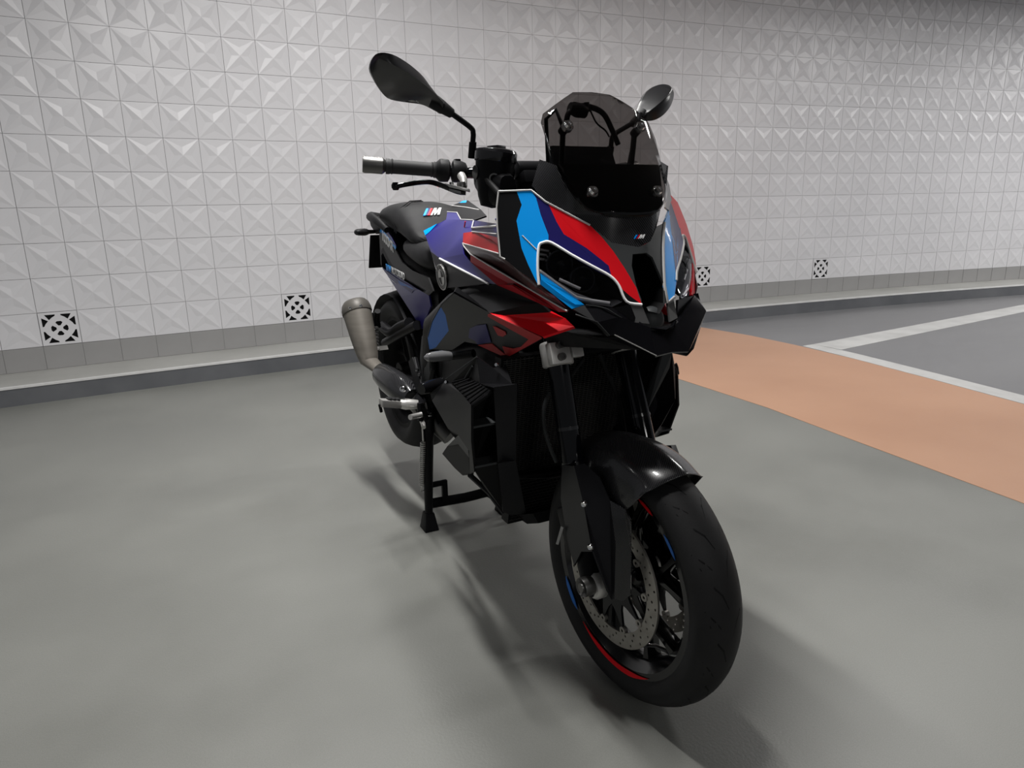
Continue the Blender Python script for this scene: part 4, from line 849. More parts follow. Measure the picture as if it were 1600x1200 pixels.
RB = [(-1.7295, -0.0950, 1.0902), (-1.6581, -0.0950, 1.0980), (-1.5861, -0.0950, 1.0832), (-1.5853, -0.0950, 1.0484), (-1.6766, -0.0950, 1.0263), (-1.7475, -0.0950, 1.0614)]
build('tail_bracket', MB().prism([(-1.7619, -0.1000, 1.0903), (-1.6592, -0.1000, 1.0982), (-1.6062, -0.1000, 1.0807), (-1.6056, -0.1000, 1.0457), (-1.6681, -0.1000, 1.0266), (-1.7396, -0.1000, 1.0591)], (0, .20, 0)), 'plastic', BIKE, 30, bevel=.004, label='black bracket under the tail')
# number plate holder, seen from the front as its dark back
pz = Matrix.Rotation(math.radians(24), 3, 'Y')
plate = build('number_plate', MB().box((-1.79, 0, .950), (.006, .20, .155), 0, pz), 'satin', BIKE, 30, bevel=.003, label='dark back of the number plate')
build('plate_bracket', MB().box((-1.765, 0, .985), (.02, .10, .05), 0, pz).tube([(-1.775, -.015, .97), (-1.775, .015, .97)], .02, 12).tube([(-1.775, -.05, .935), (-1.775, -.05, .985)], .006, 8), 'plastic', plate, 30, bevel=.003)
build('plate_hanger', MB().tube([(-1.62, 0, 1.0), (-1.72, 0, 1.02), (-1.79, 0, .99)], .022, 10, flat=(.7, 2.2)), 'plastic', BIKE, 40)
def indicator(s):
    a, b = Vector((-1.5597, -0.2050, 1.0400)), Vector((-1.6952, -0.1000, 1.0364))
    a, b = (ml(a), ml(b)) if s > 0 else (a, b); a, b = Vector(a), Vector(b)
    build('turn_signal', MB().tube([b, b.lerp(a, .35), b.lerp(a, .55), b.lerp(a, .9), a], [.009, .010, .017, .015, .006], 12, flat=(.85, 1.25)), 'plastic', BIKE, 40, label='slim black rear turn signal')
indicator(-1); indicator(1)
build('rear_mudguard', MB().loft([[(RWC.x+(.350)*math.cos(math.radians(a)), y, RWC.z+(.350-.25*abs(y))*math.sin(math.radians(a))) for y in (-.10, -.06, 0, .06, .10)] for a in range(40, 150, 10)], 0, False, False), 'plastic', BIKE, 50)

# ---------------------------------------------------------------- handlebar, controls, mirrors
BARR = [(-.365, 0, 1.215), (-.368, -.06, 1.213)]
def ctl(p):
    'left-hand control: mirrored and swung with the turned bar'
    q = Vector(ml(p)); o = Vector((-.34, 0, 0)); return Matrix.Rotation(math.radians(8), 3, 'Z') @ (q-o)+o
gi, go, be = Vector((-0.4805, -0.2620, 1.2126)), Vector((-0.5086, -0.3780, 1.2225)), Vector((-0.5877, -0.4100, 1.2293)); bin_ = Vector((-.375, -.13, 1.222))
dirg = (go-gi).normalized(); be = go+dirg*.052; bin_ = gi-dirg*.095
bar = build('handlebar', MB().tube(spline([be-dirg*.01, gi, bin_, (-.365, -.07, 1.206), (-.365, .07, 1.206), ctl(bin_), ctl(gi), ctl(be-dirg*.01)], 5), .0135, 14), 'anod', BIKE, 50, label='black tubular handlebar')
def side(s):
    f = ctl if s > 0 else (lambda p: Vector(p))
    G, O_ = f(gi), f(go); d = (O_-G).normalized(); E = O_+d*.055
    mb = MB(); L = (O_-G).length
    mb.lathe([(.0001, 0), (.0185, 0), (.0195, .004), (.0165, .008), (.0168, L-.012), (.0185, L-.006), (.0185, L), (.0001, L)], G, d, 24)
    grip = build('grip', mb, 'grip', BIKE, 35, label='black rubber grip')
    for h in (.010, L-.014): build('grip_ring', MB().lathe([(.0165, h-.003), (.0185, h), (.0165, h+.003)], G, d, 20), 'grip', grip, 50)
    build('bar_end', MB().lathe([(.0001, 0), (.014, 0), (.0165, .004), (.0195, .007), (.0195, .050), (.018, .054), (.0001, .054)], O_+d*.001, d, 28), 'gunmetal', bar, 35, label='polished dark metal bar end weight')
    mb = MB(); mb.lathe([(.0001, -.032), (.020, -.032), (.0265, -.028), (.0275, -.010), (.026, -.006), (.020, .0), (.017, .006), (.0001, .006)], G-d*.002, d, 24)
    sw = build('throttle_housing', mb, 'plastic', BIKE, 40, label='black ribbed housing beside the grip')
    mb = MB(); mb.lathe([(.0001, -.074), (.015, -.074), (.022, -.070), (.0255, -.060), (.0265, -.045), (.0255, -.039), (.018, -.036), (.0001, -.036)], G-d*.002, d, 24)
    sw = build('switch_housing', mb, 'plastic', BIKE, 40, label='black switch housing')
    build('switch_button', MB().box(G-d*.054+Vector((-.002, 0, .026)), (.016, .014, .007)), 'anod', sw, 30, bevel=.002)
    build('switch_button', MB().box(G-d*.054+Vector((-.024, 0, .008)), (.010, .018, .016)), 'satin', sw, 30, bevel=.002)
    # lever
    pts = [f(p) for p in [(-0.3913, -0.3930, 1.1718), (-0.3839, -0.3620, 1.1770), (-0.3891, -0.3280, 1.1806), (-0.3929, -0.3050, 1.1799), (-0.3937, -0.2830, 1.1735), (-0.3913, -0.2620, 1.1654), (-0.3833, -0.2430, 1.1577), (-0.3766, -0.2280, 1.1560)]]
    lev = build('lever', MB().tube(spline(pts, 4), .0072, 12, flat=(.8, 1.35)).lathe([(.0001, -.009), (.006, -.0085), (.0095, -.003), (.0095, .003), (.006, .0085), (.0001, .009)], pts[0], (0, 0, 1), 16), 'anod', BIKE, 40, label='black folding hand lever')
    p0 = pts[-1]; dl = (pts[-1]-pts[-3]).normalized(); nl = Vector((0, 0, 1)).cross(dl)
    mb = MB().prism([p0-dl*.050+nl*.012+Vector((0, 0, .003)), p0-dl*.050-nl*.008+Vector((0, 0, .003)), p0-dl*.012-nl*.016+Vector((0, 0, .003)), p0+dl*.010-nl*.010+Vector((0, 0, .003)), p0+dl*.010+nl*.014+Vector((0, 0, .003)), p0-dl*.02+nl*.018+Vector((0, 0, .003))], (0, 0, .007))
    build('lever_pivot', mb, 'silver', lev, 35, bevel=.0012, label='silver lever pivot plate')
    build('adjuster_wheel', MB().lathe([(.0001, .022), (.009, .022), (.011, .018), (.0115, .010), (.0001, .010)], p0-dl*.010, (0, 0, 1), 20), 'gunmetal', lev, 40)
    build('pivot_bolt', MB().lathe([(.0001, .016), (.005, .016), (.006, .010), (.0001, .010)], p0-dl*.034, (0, 0, 1), 14), 'chrome', lev, 40)
    build('lever_perch', MB().tube([p0-dl*.004+Vector((0, 0, .012)), p0+Vector((-.012, 0, .030)), p0+Vector((-.026, 0, .040))], [.008, .009, .010], 10), 'alu', lev, 40)
    build('lever_tag', MB().prism([p0-dl*.040-nl*.013, p0-dl*.012-nl*.0175, p0-dl*.012-nl*.0175+Vector((0, 0, -.006)), p0-dl*.040-nl*.013+Vector((0, 0, -.006))], nl*-.0015), 'signal_grey', lev, 40)
    # mirror
    base = f((-0.3874, -0.2050, 1.2342)); k1 = f((-0.3793, -0.2050, 1.2691)); k2 = f((-0.3757, -0.2050, 1.2884)); k3 = f((-0.3719, -0.2130, 1.3003)); k4 = f((-0.3603, -0.2620, 1.3267))
    st_ = build('mirror_stem', MB().tube(spline([base, k1, k2, k3, k4], 5), .0062, 12).tube([base, k1], [.0098, .0088], 14), 'satin', bar, 50, label='black mirror stem')
    return grip
side(-1); side(1)
# mirror heads, shaped shells
def mirror_head(s):
    P_ = MIRR if s < 0 else MIRL; c = sum((Vector(p) for p in P_), Vector())/len(P_)
    P_ = [Vector(p) for p in spline(P_+P_[:1], 3)[:-1]]; a, b = (Vector(MA), Vector(MBp)) if s < 0 else (Vector(MAL), Vector(MBL))
    # shell: rim in the mirror plane, domed forward over a crease line a-b
    n = len(P_); fw = Vector((.055, 0, .006))
    ring = []
    def to_axis(p):
        d = b-a; t_ = max(.04, min(.96, (p-a).dot(d)/d.dot(d))); return a+d*t_, t_
    rows = [[], [], [], [], []]
    for p in P_:
        q, t_ = to_axis(p); hgt = .040*math.sin(PI*min(1, max(0, .12+t_*.80)))**.8
        for i, k in enumerate((0, .3, .62, .88, 1.0)):
            rows[i].append(p.lerp(q, k)+Vector((1, 0, .12))*hgt*(1-(1-k)**1.25))
    back = [p.lerp(to_axis(p)[0], .06)+Vector((-.012, 0, 0)) for p in P_]
    mb = MB().loft([back]+rows, 0, False); mb.poly(back)
    st_ = build('mirror', mb, 'shell', BIKE, 24, label='black rear view mirror, nearer one' if s < 0 else 'black rear view mirror, far one seen past the screen')
    gl = [p.lerp(to_axis(p)[0], .22)+Vector((-.0125, 0, 0)) for p in P_]
    build('mirror_glass', MB().prism(gl, (-.001, 0, 0)), 'chrome', st_)
    f = Vector if s < 0 else ctl
    k4 = f((-0.3603, -0.2620, 1.3267)); k5 = f((-0.3688, -0.2840, 1.3424)); k6 = f((-0.3771, -0.3000, 1.3549))
    if s > 0: k5, k6 = Vector((-0.4175, 0.2850, 1.3354)), Vector((-0.4157, 0.3100, 1.3552))
    build('mirror_boot', MB().tube([k4+(k4-k5)*.12, k4, k5, k6], [.007, .0105, .0145, .016], 14, flat=(1.0, .8)), 'rubber', st_, 50)
    return st_
MIRR = [(-0.3681, -0.2720, 1.3435), (-0.3722, -0.2850, 1.3582), (-0.3739, -0.3000, 1.3770), (-0.3566, -0.3250, 1.3978), (-0.3424, -0.3500, 1.4118), (-0.3279, -0.3780, 1.4231), (-0.3029, -0.4100, 1.4279), (-0.2926, -0.4370, 1.4274), (-0.2951, -0.4520, 1.4194), (-0.3274, -0.4520, 1.4042), (-0.3657, -0.4350, 1.3905), (-0.3999, -0.4120, 1.3740), (-0.4258, -0.3880, 1.3623), (-0.4311, -0.3600, 1.3580), (-0.4262, -0.3300, 1.3562), (-0.4040, -0.3120, 1.3499), (-0.3890, -0.2920, 1.3386), (-0.3745, -0.2780, 1.3272)]
MA, MBp = (-0.3620, -0.2850, 1.3428), (-0.3184, -0.4450, 1.4200)
MIRL = [(-0.4335, 0.2960, 1.3584), (-0.4476, 0.3180, 1.3868), (-0.4651, 0.3450, 1.4130), (-0.4744, 0.3750, 1.4314), (-0.4715, 0.4050, 1.4405), (-0.4595, 0.4220, 1.4364), (-0.4498, 0.4280, 1.4230), (-0.4374, 0.4200, 1.4028), (-0.4183, 0.3940, 1.3748), (-0.4064, 0.3620, 1.3511), (-0.4025, 0.3320, 1.3376), (-0.4065, 0.3080, 1.3349), (-0.4159, 0.2940, 1.3403)]
MAL, MBL = (-0.4160, 0.3000, 1.3501), (-0.4555, 0.4150, 1.4232)
mirror_head(-1); mirror_head(1)
# brake fluid reservoir beside the bar
rc = Vector((-0.3425, -0.1700, 1.1889)); up = Vector((.05, .10, 1)).normalized()
res_ = build('fluid_reservoir', MB().lathe([(.0001, -.070), (.026, -.066), (.034, -.045), (.041, -.010), (.045, .022), (.046, .036), (.0001, .036)], rc, up, 32), 'satin', BIKE, 35, label='black brake fluid reservoir')
build('reservoir_cap', MB().lathe([(.0485, .034), (.0495, .038), (.0495, .054), (.046, .060), (.038, .063), (.0001, .063)], rc, up, 40), 'gloss', res_, 30, label='round screw cap of the reservoir')
build('cap_grip', MB().box(rc+up*.066, (.030, .034, .008), 0, Matrix.Rotation(.5, 3, 'Z')), 'dgrey', res_, 30, bevel=.002)
cv = (Vector((1.176, -.871, 1.118))-rc).normalized(); cv = (cv-up*cv.dot(up)).normalized()
build('reservoir_clip', MB().lathe([(.0080, 0), (.0115, .001), (.0115, .004), (.0080, .004)], rc+cv*.0405-up*.004, cv, 20, 0, True), 'gunmetal', res_, 40)
build('master_cylinder', MB().loft([sec(-.41, .028, 1.16, 1.215, 16, 3, -.165), sec(-.36, .036, 1.13, 1.215, 16, 3, -.165), sec(-.31, .032, 1.12, 1.20, 16, 3, -.165), sec(-.28, .02, 1.13, 1.19, 16, 3, -.165)]).tube([(-.35, -.215, 1.2), (-.35, -.12, 1.2)], .016, 12), 'satin', bar, 40, label='black master cylinder')
build('bar_riser', MB().tube([(-.35, -.11, 1.205), (-.35, .11, 1.205)], .022, 16).box((-.34, -.05, 1.19), (.05, .03, .05)).box((-.34, .05, 1.19), (.05, .03, .05)), 'satin', bar, 35, bevel=.003)
for pts, r in (([(-.33, -.20, 1.19), (-.25, -.18, 1.12), (-.27, -.13, 1.0), (-.22, -.12, .86)], .007), ([(-.33, .20, 1.19), (-.25, .18, 1.12), (-.27, .13, 1.0), (-.22, .12, .86)], .007), ([(-.34, -.16, 1.16), (-.30, -.13, 1.05), (-.33, -.1, .95)], .012)):
    build('cable', MB().tube(spline(pts, 6), r, 10), 'rubber', BIKE, 60)
build('headstock_cover', MB().loft([sec(-.45, .10, 1.0, 1.10), sec(-.38, .15, .98, 1.115), sec(-.30, .145, .95, 1.12), sec(-.24, .13, .92, 1.10)]), 'satin', BIKE, 40, label='black cover around the steering head')
build('nose_core', MB().loft([sec(-.30, .13, .80, 1.05), sec(-.20, .14, .82, 1.08), sec(-.13, .12, .84, 1.05), sec(-.075, .06, .86, 1.0)]), 'dark', BIKE, 40)

# ---------------------------------------------------------------- seat badge (on the forward slope of the passenger seat)
def seat_badge():
    bpy.context.view_layer.update(); dg = bpy.context.evaluated_depsgraph_get(); dg.update(); ev = pseat.evaluated_get(dg)
    cam_l = pseat.matrix_world.inverted() @ cam.matrix_world.translation
    def hit(p):
        d = (Vector(p)-cam_l).normalized(); ok, loc, nor, _ = ev.ray_cast(cam_l, d); return (loc, nor) if ok else (Vector(p), Vector((1, 0, 0)))
    (o, n), (b, _), (c, _) = hit((-1.2674, -0.0300, 1.0956)), hit((-1.2970, 0.0500, 1.0976)), hit((-1.2288, -0.0300, 1.1200))
    ex = (b-o); ey = (c-o); nn = ex.cross(ey).normalized()
    if nn.dot(n) < 0: nn = -nn
    m_logo(pseat, o+nn*.0035, ex, ey, ex.length*1.02, .002, 'badge', h=ey.length, lean=0)
seat_badge()

# ---------------------------------------------------------------- radiator, shrouds
RX = lambda z: -.28-.22*(.7-z)
rad = build('radiator', MB().loft([[(RX(z)+o, y, z) for y, o in ((-.20, 0), (.20, 0), (.20, -.035), (-.20, -.035))] for z in (.445, .775)]), 'dark', BIKE, 30, label='black radiator core')
mb = MB()
for k in range(58):
    z = .460+.0054*k; mb.box((RX(z)+.0025, 0, z), (.006, .39, .0016), 0)
for y in [-.186+.012*i for i in range(32)]: mb.loft([[(RX(z)+o, y+w, z) for w, o in ((-.0012, .0035), (.0012, .0035), (.0012, -.001), (-.0012, -.001))] for z in (.458, .772)])
build('cooling_fins', mb, 'fin', rad)['kind'] = 'stuff'
build('oil_cooler', MB().loft([[(RX(z)+.012+o, y, z) for y, o in ((-.150, 0), (.150, 0), (.150, -.04), (-.150, -.04))] for z in (.30, .435)]), 'dark', BIKE, 30, label='black oil cooler below the radiator')
mb = MB()
for r in range(13):
    for k in range(25):
        z = .31+.0095*r; y = -.142+.0116*k+(.0058 if r % 2 else 0); x = RX(z)+.014
        mb.tube([(x, y-.0055, z), (x+.002, y, z+.0032), (x, y+.0055, z)], .0011, 4)
build('cooler_mesh', mb, 'fin', BIKE)['kind'] = 'stuff'
build('radiator_bar', MB().tube([(RX(.445)+.02, -.165, .452), (RX(.44)+.035, -.05, .438), (RX(.44)+.035, .05, .438), (RX(.445)+.02, .165, .452)], .008, 10), 'gloss', BIKE, 40)
# side frame with the stacked vents (right side; mirrored to the left)
F_ = dict(zip('a b c d e f g h i j k l m n'.split(), [(-0.2132, -0.2450, 0.7231), (-0.1982, -0.2050, 0.7287), (-0.2108, -0.2250, 0.5416), (-0.3496, -0.1400, 0.3244), (-0.3478, -0.0200, 0.3133), (-0.2338, -0.2950, 0.6812), (-0.2258, -0.3000, 0.5977), (-0.2459, -0.2880, 0.5175), (-0.3301, -0.1750, 0.3512), (-0.1819, -0.2000, 0.7316), (-0.2069, -0.1950, 0.5373), (-0.3453, -0.1000, 0.3246), (-0.2220, -0.2350, 0.5333), (-0.2163, -0.2380, 0.6370)]))
vt = [(-0.2126, -0.2880, 0.6854), (-0.2208, -0.2420, 0.7073), (-0.2280, -0.2360, 0.6335), (-0.2283, -0.2960, 0.6320), (-0.2239, -0.2950, 0.6238), (-0.2270, -0.2350, 0.6257), (-0.2321, -0.2320, 0.5326), (-0.2323, -0.2900, 0.5322)]
BPg = (-0.3578, -0.2050, 0.3973)
def shroud(mirr):
    f = (lambda p: Vector(ml(p))) if mirr else Vector; core = (-.7, 0, .55); mm = lambda L: [f(p) for p in L]
    fr_ = panel('radiator_frame', [('dgrey', [F_['a'], F_['b'], F_['j'], F_['k'], F_['c'], F_['m'], F_['n']]), ('dgrey', [F_['c'], F_['k'], F_['l'], F_['d'], F_['i'], F_['m']])], BIKE, .02, core, 25, mirror=mirr, label='black upright frame beside the radiator')
    for a, b, w in ((vt[3], vt[2], .0035), (vt[7], vt[6], .0035)):
        q = [Vector(a), Vector(b), Vector(b)+Vector((-.05, .02, 0)), Vector(a)+Vector((-.05, .02, 0))]
        build('vent_vane', MB().prism(mm(q), (0, 0, -.005)), 'nose', fr_, 20)
    panel('vent_shell', [('dark', [Vector(p)+Vector((-.06, .03, 0)) for p in (F_['f'], F_['a'], F_['n'], F_['m'], F_['i'], F_['h'], F_['g'])])], BIKE, .005, core, 30, mirror=mirr)
    panel('vent_floor', [('dark', [Vector(p)+Vector((-.012, .004, 0)) for p in (F_['h'], F_['m'], F_['c'], F_['i'], BPg)])], BIKE, .005, core, 30, mirror=mirr)
    # outer winglet with ribbed upper grille
    wA = [(-0.6220, -0.2580, 0.6163), (-0.5379, -0.2450, 0.6647), (-0.4660, -0.2520, 0.6760), (-0.3207, -0.2800, 0.6861), (-0.2249, -0.2970, 0.6852), (-0.2208, -0.3020, 0.5995), (-0.2422, -0.2880, 0.5155), (-0.2861, -0.2820, 0.4926), (-0.2597, -0.2920, 0.5621), (-0.3423, -0.2860, 0.5769), (-0.4404, -0.2760, 0.5641), (-0.6088, -0.2580, 0.5970)]
    panel('shroud_winglet', [('satin', [wA[0], wA[1], wA[2], wA[3], wA[4], wA[9], wA[10], wA[11]]), ('satin', [wA[4], wA[5], wA[8], wA[9]]), ('satin', [wA[5], wA[6], wA[7], wA[8]])], BIKE, .006, core, 20, mirror=mirr, label='satin dark winglet beside the radiator')
    g = [(-0.4607, -0.2520, 0.6824), (-0.4144, -0.2220, 0.6970), (-0.3141, -0.2350, 0.7072), (-0.1936, -0.2620, 0.7209), (-0.1950, -0.2680, 0.7109), (-0.2223, -0.2950, 0.6840)]
    gr = panel('shroud_grille', [('dark', g)], BIKE, .006, core, 30, mirror=mirr, label='ribbed black grille on top of the shroud')
    mb = MB()
    for k in range(8):
        t = (k+.5)/8; a = Vector(g[0]).lerp(Vector(g[5]), t); b = Vector(g[1]).lerp(Vector(g[3]), t) if t > .2 else Vector(g[1]).lerp(Vector(g[2]), t)
        mb.tube(mm([a+Vector((0, -.002, .003)), b+Vector((0, -.002, .003))]), .0026, 6)
    mb.tube(mm([Vector(g[3])+Vector((.0, 0, .002)), Vector(g[4])+Vector((.0, 0, .002)), Vector(g[5])+Vector((0, 0, .002))]), .003, 6)
    build('grille_rib', mb, 'satin', gr, 50)
    U2 = [(-0.4924, -0.2400, 0.6739), (-0.3591, -0.2220, 0.7641), (-0.2870, -0.2120, 0.7496), (-0.2617, -0.1900, 0.7597), (-0.1982, -0.2050, 0.7287), (-0.2133, -0.2450, 0.7216), (-0.3140, -0.2350, 0.7088), (-0.4143, -0.2220, 0.6987)]
    panel('shroud_upper', [('satin', [U2[0], U2[1], U2[2], U2[6], U2[7]]), ('satin', [U2[2], U2[3], U2[4], U2[5], U2[6]])], BIKE, .006, core, 20, mirror=mirr, label='black upper radiator cover')
    build('shroud_edge', MB().tube(mm([(-0.5299, -0.2420, 0.6750), (-0.3496, -0.2260, 0.7671)]), .0018, 6), 'nose', BIKE, 40)
    build('shroud_edge', MB().tube(mm([(-0.4202, -0.2320, 0.6970), (-0.3827, -0.2250, 0.7371)]), .0028, 6), 'nose', BIKE, 40)
    for p in [(-0.2558, -0.2160, 0.7639), (-0.5093, -0.2500, 0.6715)]:
        build('cover_screw', MB().lathe([(.0001, .003), (.004, .003), (.005, 0), (.005, -.004), (.0001, -.004)], f(p), (.5, .8 if mirr else -.8, .3), 12), 'chrome', fr_, 40)
    build('frame_slider', MB().tube(mm([((-0.6557, -0.2100, 0.6307)), ((-0.6300, -0.2620, 0.6319)), ((-0.6183, -0.2850, 0.6320))]), [.018, .0185, .016], 20), 'gloss', BIKE, 40, label='round black frame slider')
    a, b, c = [(-0.5284, -0.2250, 0.7361), (-0.5208, -0.2550, 0.7417), (-0.5045, -0.3000, 0.7454)]
    ts = build('turn_signal', MB().tube(mm([a, seg(a, b, .25), b, seg(b, c, .6), c, Vector(c)+Vector((-.006, -.006, 0))]), [.010, .0135, .0145, .0135, .0105, .004], 14, flat=(1.0, 1.25)), 'signal_grey', BIKE, 40, label='silver front turn signal on the side panel')
    build('signal_stalk', MB().tube(mm([Vector(a), ((-0.4673, -0.1850, 0.7504))]), .011, 10), 'satin', ts, 40)
shroud(False); shroud(True)
build('shroud_stay', MB().prism([(-0.1501, 0.1850, 0.7660), (-0.1346, 0.2000, 0.7671), (-0.1422, 0.2000, 0.7287), (-0.1586, 0.1500, 0.6250), (-0.1781, 0.1450, 0.6208)], (-.006, 0, 0)), 'nose', BIKE, 20, label='dark grey stay behind the left fork')
panel('shroud_back', [('dark', [(-0.2575, 0.1650, 0.7609), (-0.1349, 0.2000, 0.7718), (-0.1629, 0.2350, 0.7204), (-0.1641, 0.2400, 0.6358), (-0.1769, 0.2100, 0.5737), (-0.1760, 0.1800, 0.5426), (-0.2417, 0.1600, 0.5213), (-0.3260, 0.1500, 0.5311), (-0.3181, 0.1500, 0.5843)])], BIKE, .006, (-.7, 0, .6), 20, label='black inner face of the left shroud')
# hoses and cables at the radiator
build('hose', MB().tube(spline([(-0.2200, -0.0961, 0.6907), (-0.2200, -0.1105, 0.6481), (-0.2200, -0.1076, 0.5910), (-0.2100, -0.0958, 0.5428), (-0.2000, -0.0873, 0.5164)], 5), .0052, 10), 'nose', BIKE, 60, label='thin grey hose')
build('hose', MB().tube(spline([(-0.1900, 0.0250, 0.7765), (-0.2000, 0.0583, 0.7182), (-0.2000, 0.0878, 0.6570), (-0.1900, 0.0954, 0.6084), (-0.1700, 0.0900, 0.5713)], 5), .0058, 10), 'rubber', BIKE, 60)
build('hose', MB().tube([(-0.2000, -0.0120, 0.7663), (-0.2000, -0.0369, 0.7379), (-0.2200, -0.0499, 0.7036)], .005, 10), 'rubber', BIKE, 60)
build('under_tray', MB().loft([[(.04, -.10, .86), (.04, .10, .86), (.06, .04, .835), (.06, -.04, .835)], [(-.16, -.15, .86), (-.16, .15, .86), (-.16, .13, .815), (-.16, -.13, .815)]]), 'plastic', BIKE, 30, label='black tray under the nose')
# ---------------------------------------------------------------- engine, frame
mb = MB(); mb.loft([sec(-.36, .15, .40, .76, 20, 5), sec(-.45, .17, .40, .80, 20, 5), sec(-.62, .165, .41, .80, 20, 5), sec(-.80, .155, .42, .74, 20, 5), sec(-.95, .12, .44, .70, 20, 5)])
eng = build('engine', mb, 'satin', BIKE, 35, label='black engine block')
for sd in (-1, 1): build('engine_cover', MB().lathe([(.0001, .03), (.055, .028), (.075, .018), (.085, 0)], (-.68, sd*.155, .54), (0, sd, 0), 30), 'satin', eng, 40)
BP = dict(zip('a b c d e f g h i j'.split(), [(-0.7357, -0.1900, 0.3854), (-0.6592, -0.2000, 0.4358), (-0.4879, -0.2300, 0.5232), (-0.3183, -0.2700, 0.5413), (-0.3359, -0.2620, 0.4695), (-0.4539, -0.2350, 0.4211), (-0.3518, -0.1650, 0.3401), (-0.3600, -0.1350, 0.3189), (-0.3657, -0.0100, 0.3038), (-0.5681, -0.2150, 0.4006)]))
panel('belly_duct', [('dark', [BP['a'], BP['b'], BP['c'], BP['d'], BP['e'], BP['f'], BP['j']])], BIKE, .01, (-.6, 0, .45), 25, label='black end of the belly pan')
panel('belly_flap', [('nose', [(-0.6181, -0.2150, 0.4511), (-0.3787, -0.2720, 0.5639), (-0.2770, -0.2880, 0.5640), (-0.2811, -0.2840, 0.5376), (-0.4516, -0.2450, 0.5130)])], BIKE, .006, (-.6, 0, .45), 25)
build('belly_pan', MB().loft([[(-.50, -.17, .345), (-.50, .17, .345), (-.50, .10, .285), (-.50, -.10, .285)], [(-.36, -.13, .32), (-.36, .13, .32), (-.36, .09, .285), (-.36, -.09, .285)], [(-.325, -.09, .33), (-.325, .09, .33), (-.33, .07, .295), (-.33, -.07, .295)]]).tube([BP['e'], ((-0.3532, -0.2050, 0.4044)), BP['g']], .007, 8), 'dgrey', BIKE, 30, label='dark belly pan')
build('exhaust_collector', MB().loft([sec(-.50, .12, .33, .42, 16, 4), sec(-.75, .10, .34, .44, 16, 4), sec(-.98, .09, .37, .46, 16, 4)]), 'satin', BIKE, 40)
for s in (-1, 1):
    mb = MB().tube([(-.36, s*.12, .93), (-.60, s*.185, .86), (-.85, s*.165, .76), (-.98, s*.13, .62), (-1.02, s*.12, .48)], [.028, .03, .034, .038, .032], 12, flat=(1.2, .7))
    build('frame_beam', mb, 'satin', BIKE, 45, label='black main frame beam')
for s in (-1, 1):
    mb = MB()
    mb.loft([[(x, s*(y+w), z+h) for w, h in ((-.012, -.035), (.012, -.035), (.016, 0), (.012, .035), (-.012, .035))] for x, y, z in ((-.98, .11, .50), (-1.2, .125, .49), (-1.4, .125, .475), (-1.56, .125, .466))])
    build('swingarm', mb, 'satin', BIKE, 35, label='black swingarm')
build('shock_absorber', MB().tube([(-1.0, 0, .55), (-1.03, 0, .80)], .035, 14), 'gunmetal', BIKE, 40)
# upright pivot plate, right side
PVT = [(-0.9788, -0.1550, 0.7147), (-0.9109, -0.1600, 0.7319), (-0.8981, -0.1600, 0.6543), (-0.9208, -0.1550, 0.5547), (-1.0162, -0.1500, 0.5327), (-1.0273, -0.1500, 0.6293)]
for mirr in (False, True):
    panel('pivot_plate', [('nose', PVT)], BIKE, .014, (-1.0, 0, .6), 20, mirror=mirr, label='dark grey upright frame plate')
    for L, r in (([(-0.9208, -0.1550, 0.5547), (-0.8449, -0.1650, 0.6336), (-0.8610, -0.1650, 0.6866)], .010), ([(-1.1154, -0.1400, 0.6119), (-1.0613, -0.1450, 0.5542), (-1.0123, -0.1500, 0.5154)], .010)):
        build('frame_strut', MB().tube(mir(L) if mirr else L, r, 10), 'satin', BIKE, 40)
# rear tyre hugger and dark linkage filling the space ahead of the rear wheel
build('rear_hugger', MB().loft([[(RWC.x+.345*math.cos(math.radians(a)), y, RWC.z+(.345-.3*abs(y)**1.3)*math.sin(math.radians(a))) for y in (-.105, -.07, 0, .07, .105)] for a in range(5, 80, 8)], 0, False, False), 'satin', BIKE, 50, label='black tyre hugger')
mb = MB()
mb.tube(spline([(-1.5274, -0.1350, 0.6674), (-1.4037, -0.1350, 0.6597), (-1.3049, -0.1300, 0.6935), (-1.2149, -0.1200, 0.7219)], 4), .022, 10).tube([(-1.4876, -0.1400, 0.6061), (-1.2933, -0.1350, 0.6715), (-1.1271, -0.1200, 0.7271)], .018, 10)
mb.tube([(-1.4772, -0.1700, 0.7032), (-1.4394, -0.1750, 0.7436)], .012, 10)
build('passenger_peg_bracket', mb, 'satin', BIKE, 45, label='black passenger footpeg bracket')
mb = MB().tube([(-1.4791, -0.1750, 0.7338), (-1.4756, -0.1700, 0.6728)], [.012, .014], 10)
build('passenger_peg', mb, 'plastic', BIKE, 40, label='folded black passenger footpeg')
mb = MB()
for k in range(6):
    p = Vector((-1.4379, -0.1850, 0.6796)).lerp(Vector((-1.4459, -0.1850, 0.6125)), k/5); mb.box(p, (.022, .012, .007))
build('peg_rubber', mb, 'gunmetal', BIKE, 30)
